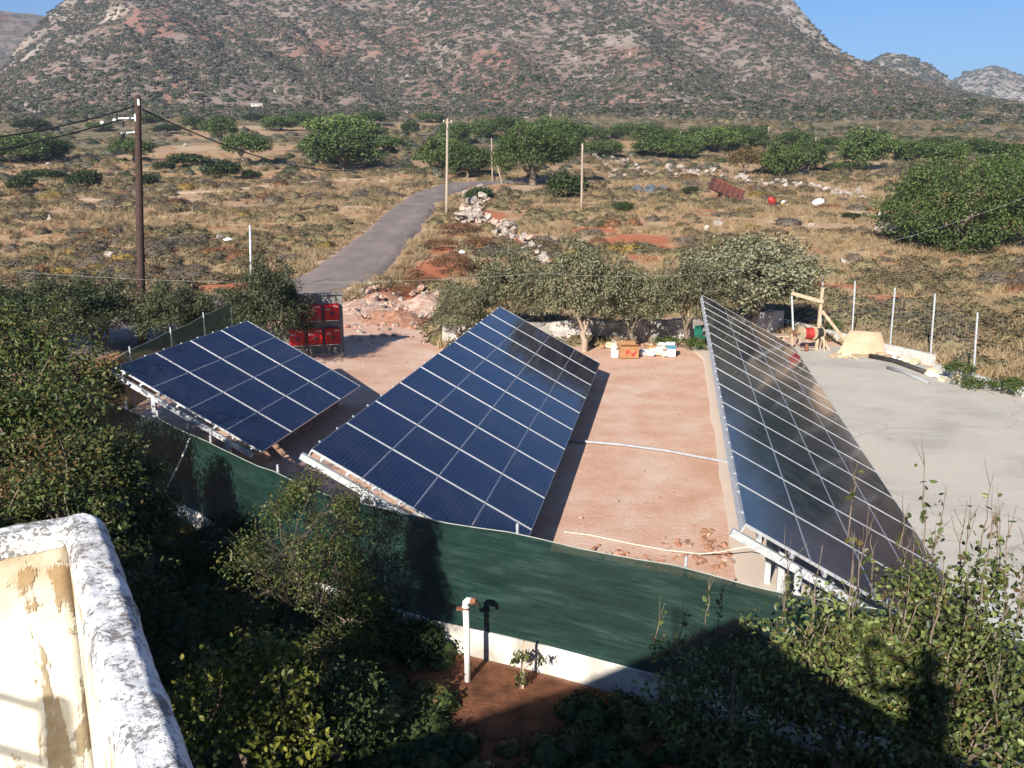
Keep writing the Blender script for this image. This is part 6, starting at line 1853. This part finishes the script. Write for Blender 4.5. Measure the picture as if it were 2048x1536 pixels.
# ------------------------------------------------------------------ the person taking the picture (throws the shade on the pear trees)
def photographer():
    base = np.array([0.30, -0.64, ZF])
    e = empty("person", base); tag(e, "person in dark shirt standing on the roof holding up a phone with both hands", "person")
    J = {"pelvis": (0, 0, 0.92, 0.15), "belly": (0, 0, 1.08, 0.145), "chest": (0, 0.01, 1.28, 0.165), "neckb": (0, 0.0, 1.43, 0.075), "neck": (0, 0.02, 1.50, 0.058), "head": (0, 0.03, 1.58, 0.085), "crown": (0, 0.02, 1.70, 0.075),
         "shl": (-0.19, 0.0, 1.38, 0.07), "ell": (-0.40, 0.22, 1.22, 0.05), "wrl": (-0.37, 0.56, 1.48, 0.032), "hal": (-0.355, 0.585, 1.53, 0.034),
         "shr": (0.19, 0.0, 1.38, 0.07), "elr": (0.20, 0.30, 1.25, 0.05), "wrr": (-0.19, 0.57, 1.48, 0.032), "har": (-0.23, 0.585, 1.53, 0.034),
         "hpl": (-0.10, 0, 0.86, 0.10), "knl": (-0.12, 0.03, 0.48, 0.065), "anl": (-0.13, 0.0, 0.09, 0.045), "tol": (-0.14, 0.15, 0.035, 0.035),
         "hpr": (0.10, 0, 0.86, 0.10), "knr": (0.12, 0.03, 0.48, 0.065), "anr": (0.13, -0.02, 0.09, 0.045), "tor": (0.15, 0.13, 0.035, 0.035)}
    ED = [("pelvis", "belly"), ("belly", "chest"), ("chest", "neckb"), ("neckb", "neck"), ("neck", "head"), ("head", "crown"), ("chest", "shl"), ("shl", "ell"), ("ell", "wrl"), ("wrl", "hal"), ("chest", "shr"), ("shr", "elr"), ("elr", "wrr"), ("wrr", "har"),
          ("pelvis", "hpl"), ("hpl", "knl"), ("knl", "anl"), ("anl", "tol"), ("pelvis", "hpr"), ("hpr", "knr"), ("knr", "anr"), ("anr", "tor")]
    names = list(J)
    V = [J[k][:3] for k in names]; Rr = [J[k][3] for k in names]; E = [(names.index(a), names.index(b)) for a, b in ED]
    for side, hand, sx in (("l", "hal", 1), ("r", "har", -1)):
        hx, hy, hz, _ = J[hand]
        for f in range(5):
            i0 = len(V)
            dz = 0.025 - 0.016 * f
            L = (0.05, 0.058, 0.06, 0.056, 0.045)[f]
            p1 = (hx + sx * 0.02, hy + 0.012, hz + dz + (0.03 if f == 0 else 0.0)); p2 = (hx + sx * (0.02 + L * 0.5), hy + 0.016 - 0.004 * f, hz + dz + (0.035 if f == 0 else 0)); p3 = (hx + sx * (0.015 + L), hy + 0.006, hz + dz)
            V += [p1, p2, p3]; Rr += [0.010, 0.009, 0.008]
            E += [(names.index(hand), i0), (i0, i0 + 1), (i0 + 1, i0 + 2)]
    me = bpy.data.meshes.new("body"); me.from_pydata(V, E, [])
    o = link("body", me, e)
    md = o.modifiers.new("skin", 'SKIN')
    for v, r in zip(me.skin_vertices[0].data, Rr): v.radius = (r, r)
    me.skin_vertices[0].data[0].use_root = True
    o.modifiers.new("sub", 'SUBSURF').levels = 1
    o.modifiers["sub"].render_levels = 2
    me.materials.append(MT["shirt"])
    m = MB(); n = 12
    P = np.zeros((8, n + 1, 3))
    for i in range(8):
        f = i / 7; a = np.linspace(0, 2 * math.pi, n + 1); rr = 0.105 * math.cos(f * math.pi / 2) ** 0.5
        P[i] = np.stack([np.cos(a) * rr, 0.005 + np.sin(a) * rr * 1.15, np.full(n + 1, 1.60 + 0.16 * math.sin(f * math.pi / 2))], 1)
    m.grid(P); m.build("hair", MT["hair"], e, smooth=True)
    ph = MB(); ph.box((0, 0, 0), (0.125, 0.01, 0.066)); po = ph.build("phone", MT["darkgrille"]); po.location = (0, -0.03, CAM_H - 0.012)
    tag(po, "dark phone held up between the person's hands", "phone")
photographer()

# ------------------------------------------------------------------ empties go to the base of what they carry
bpy.context.view_layer.update()
for o in [o for o in scene.objects if o.type == 'EMPTY' and o.parent is None]:
    if o.location.length > 1e-6 or not o.children: continue
    lo = Vector((1e9,) * 3); hi = -lo
    for c in o.children:
        if c.type != 'MESH': continue
        for b in c.bound_box:
            w = c.matrix_world @ Vector(b)
            lo = Vector(map(min, lo, w)); hi = Vector(map(max, hi, w))
    p = Vector(((lo.x + hi.x) / 2, (lo.y + hi.y) / 2, lo.z))
    o.location = p
    for c in o.children: c.location = Vector(c.location) - p

# ------------------------------------------------------------------ the air between here and the hills
def haze():
    m = bpy.data.materials.new("haze_air"); m.use_nodes = True
    nt = m.node_tree
    for n in list(nt.nodes): nt.nodes.remove(n)
    out = nt.nodes.new("ShaderNodeOutputMaterial"); v = nt.nodes.new("ShaderNodeVolumePrincipled")
    v.inputs["Color"].default_value = (0.70, 0.83, 1.0, 1); v.inputs["Density"].default_value = 0.00024
    v.inputs["Anisotropy"].default_value = 0.2
    nt.links.new(v.outputs[0], out.inputs["Volume"])
    mb = MB(); mb.box((0, 1350, 149), (5200, 3000, 304)); o = mb.build("haze", m); tag(o, kind="stuff")
haze()
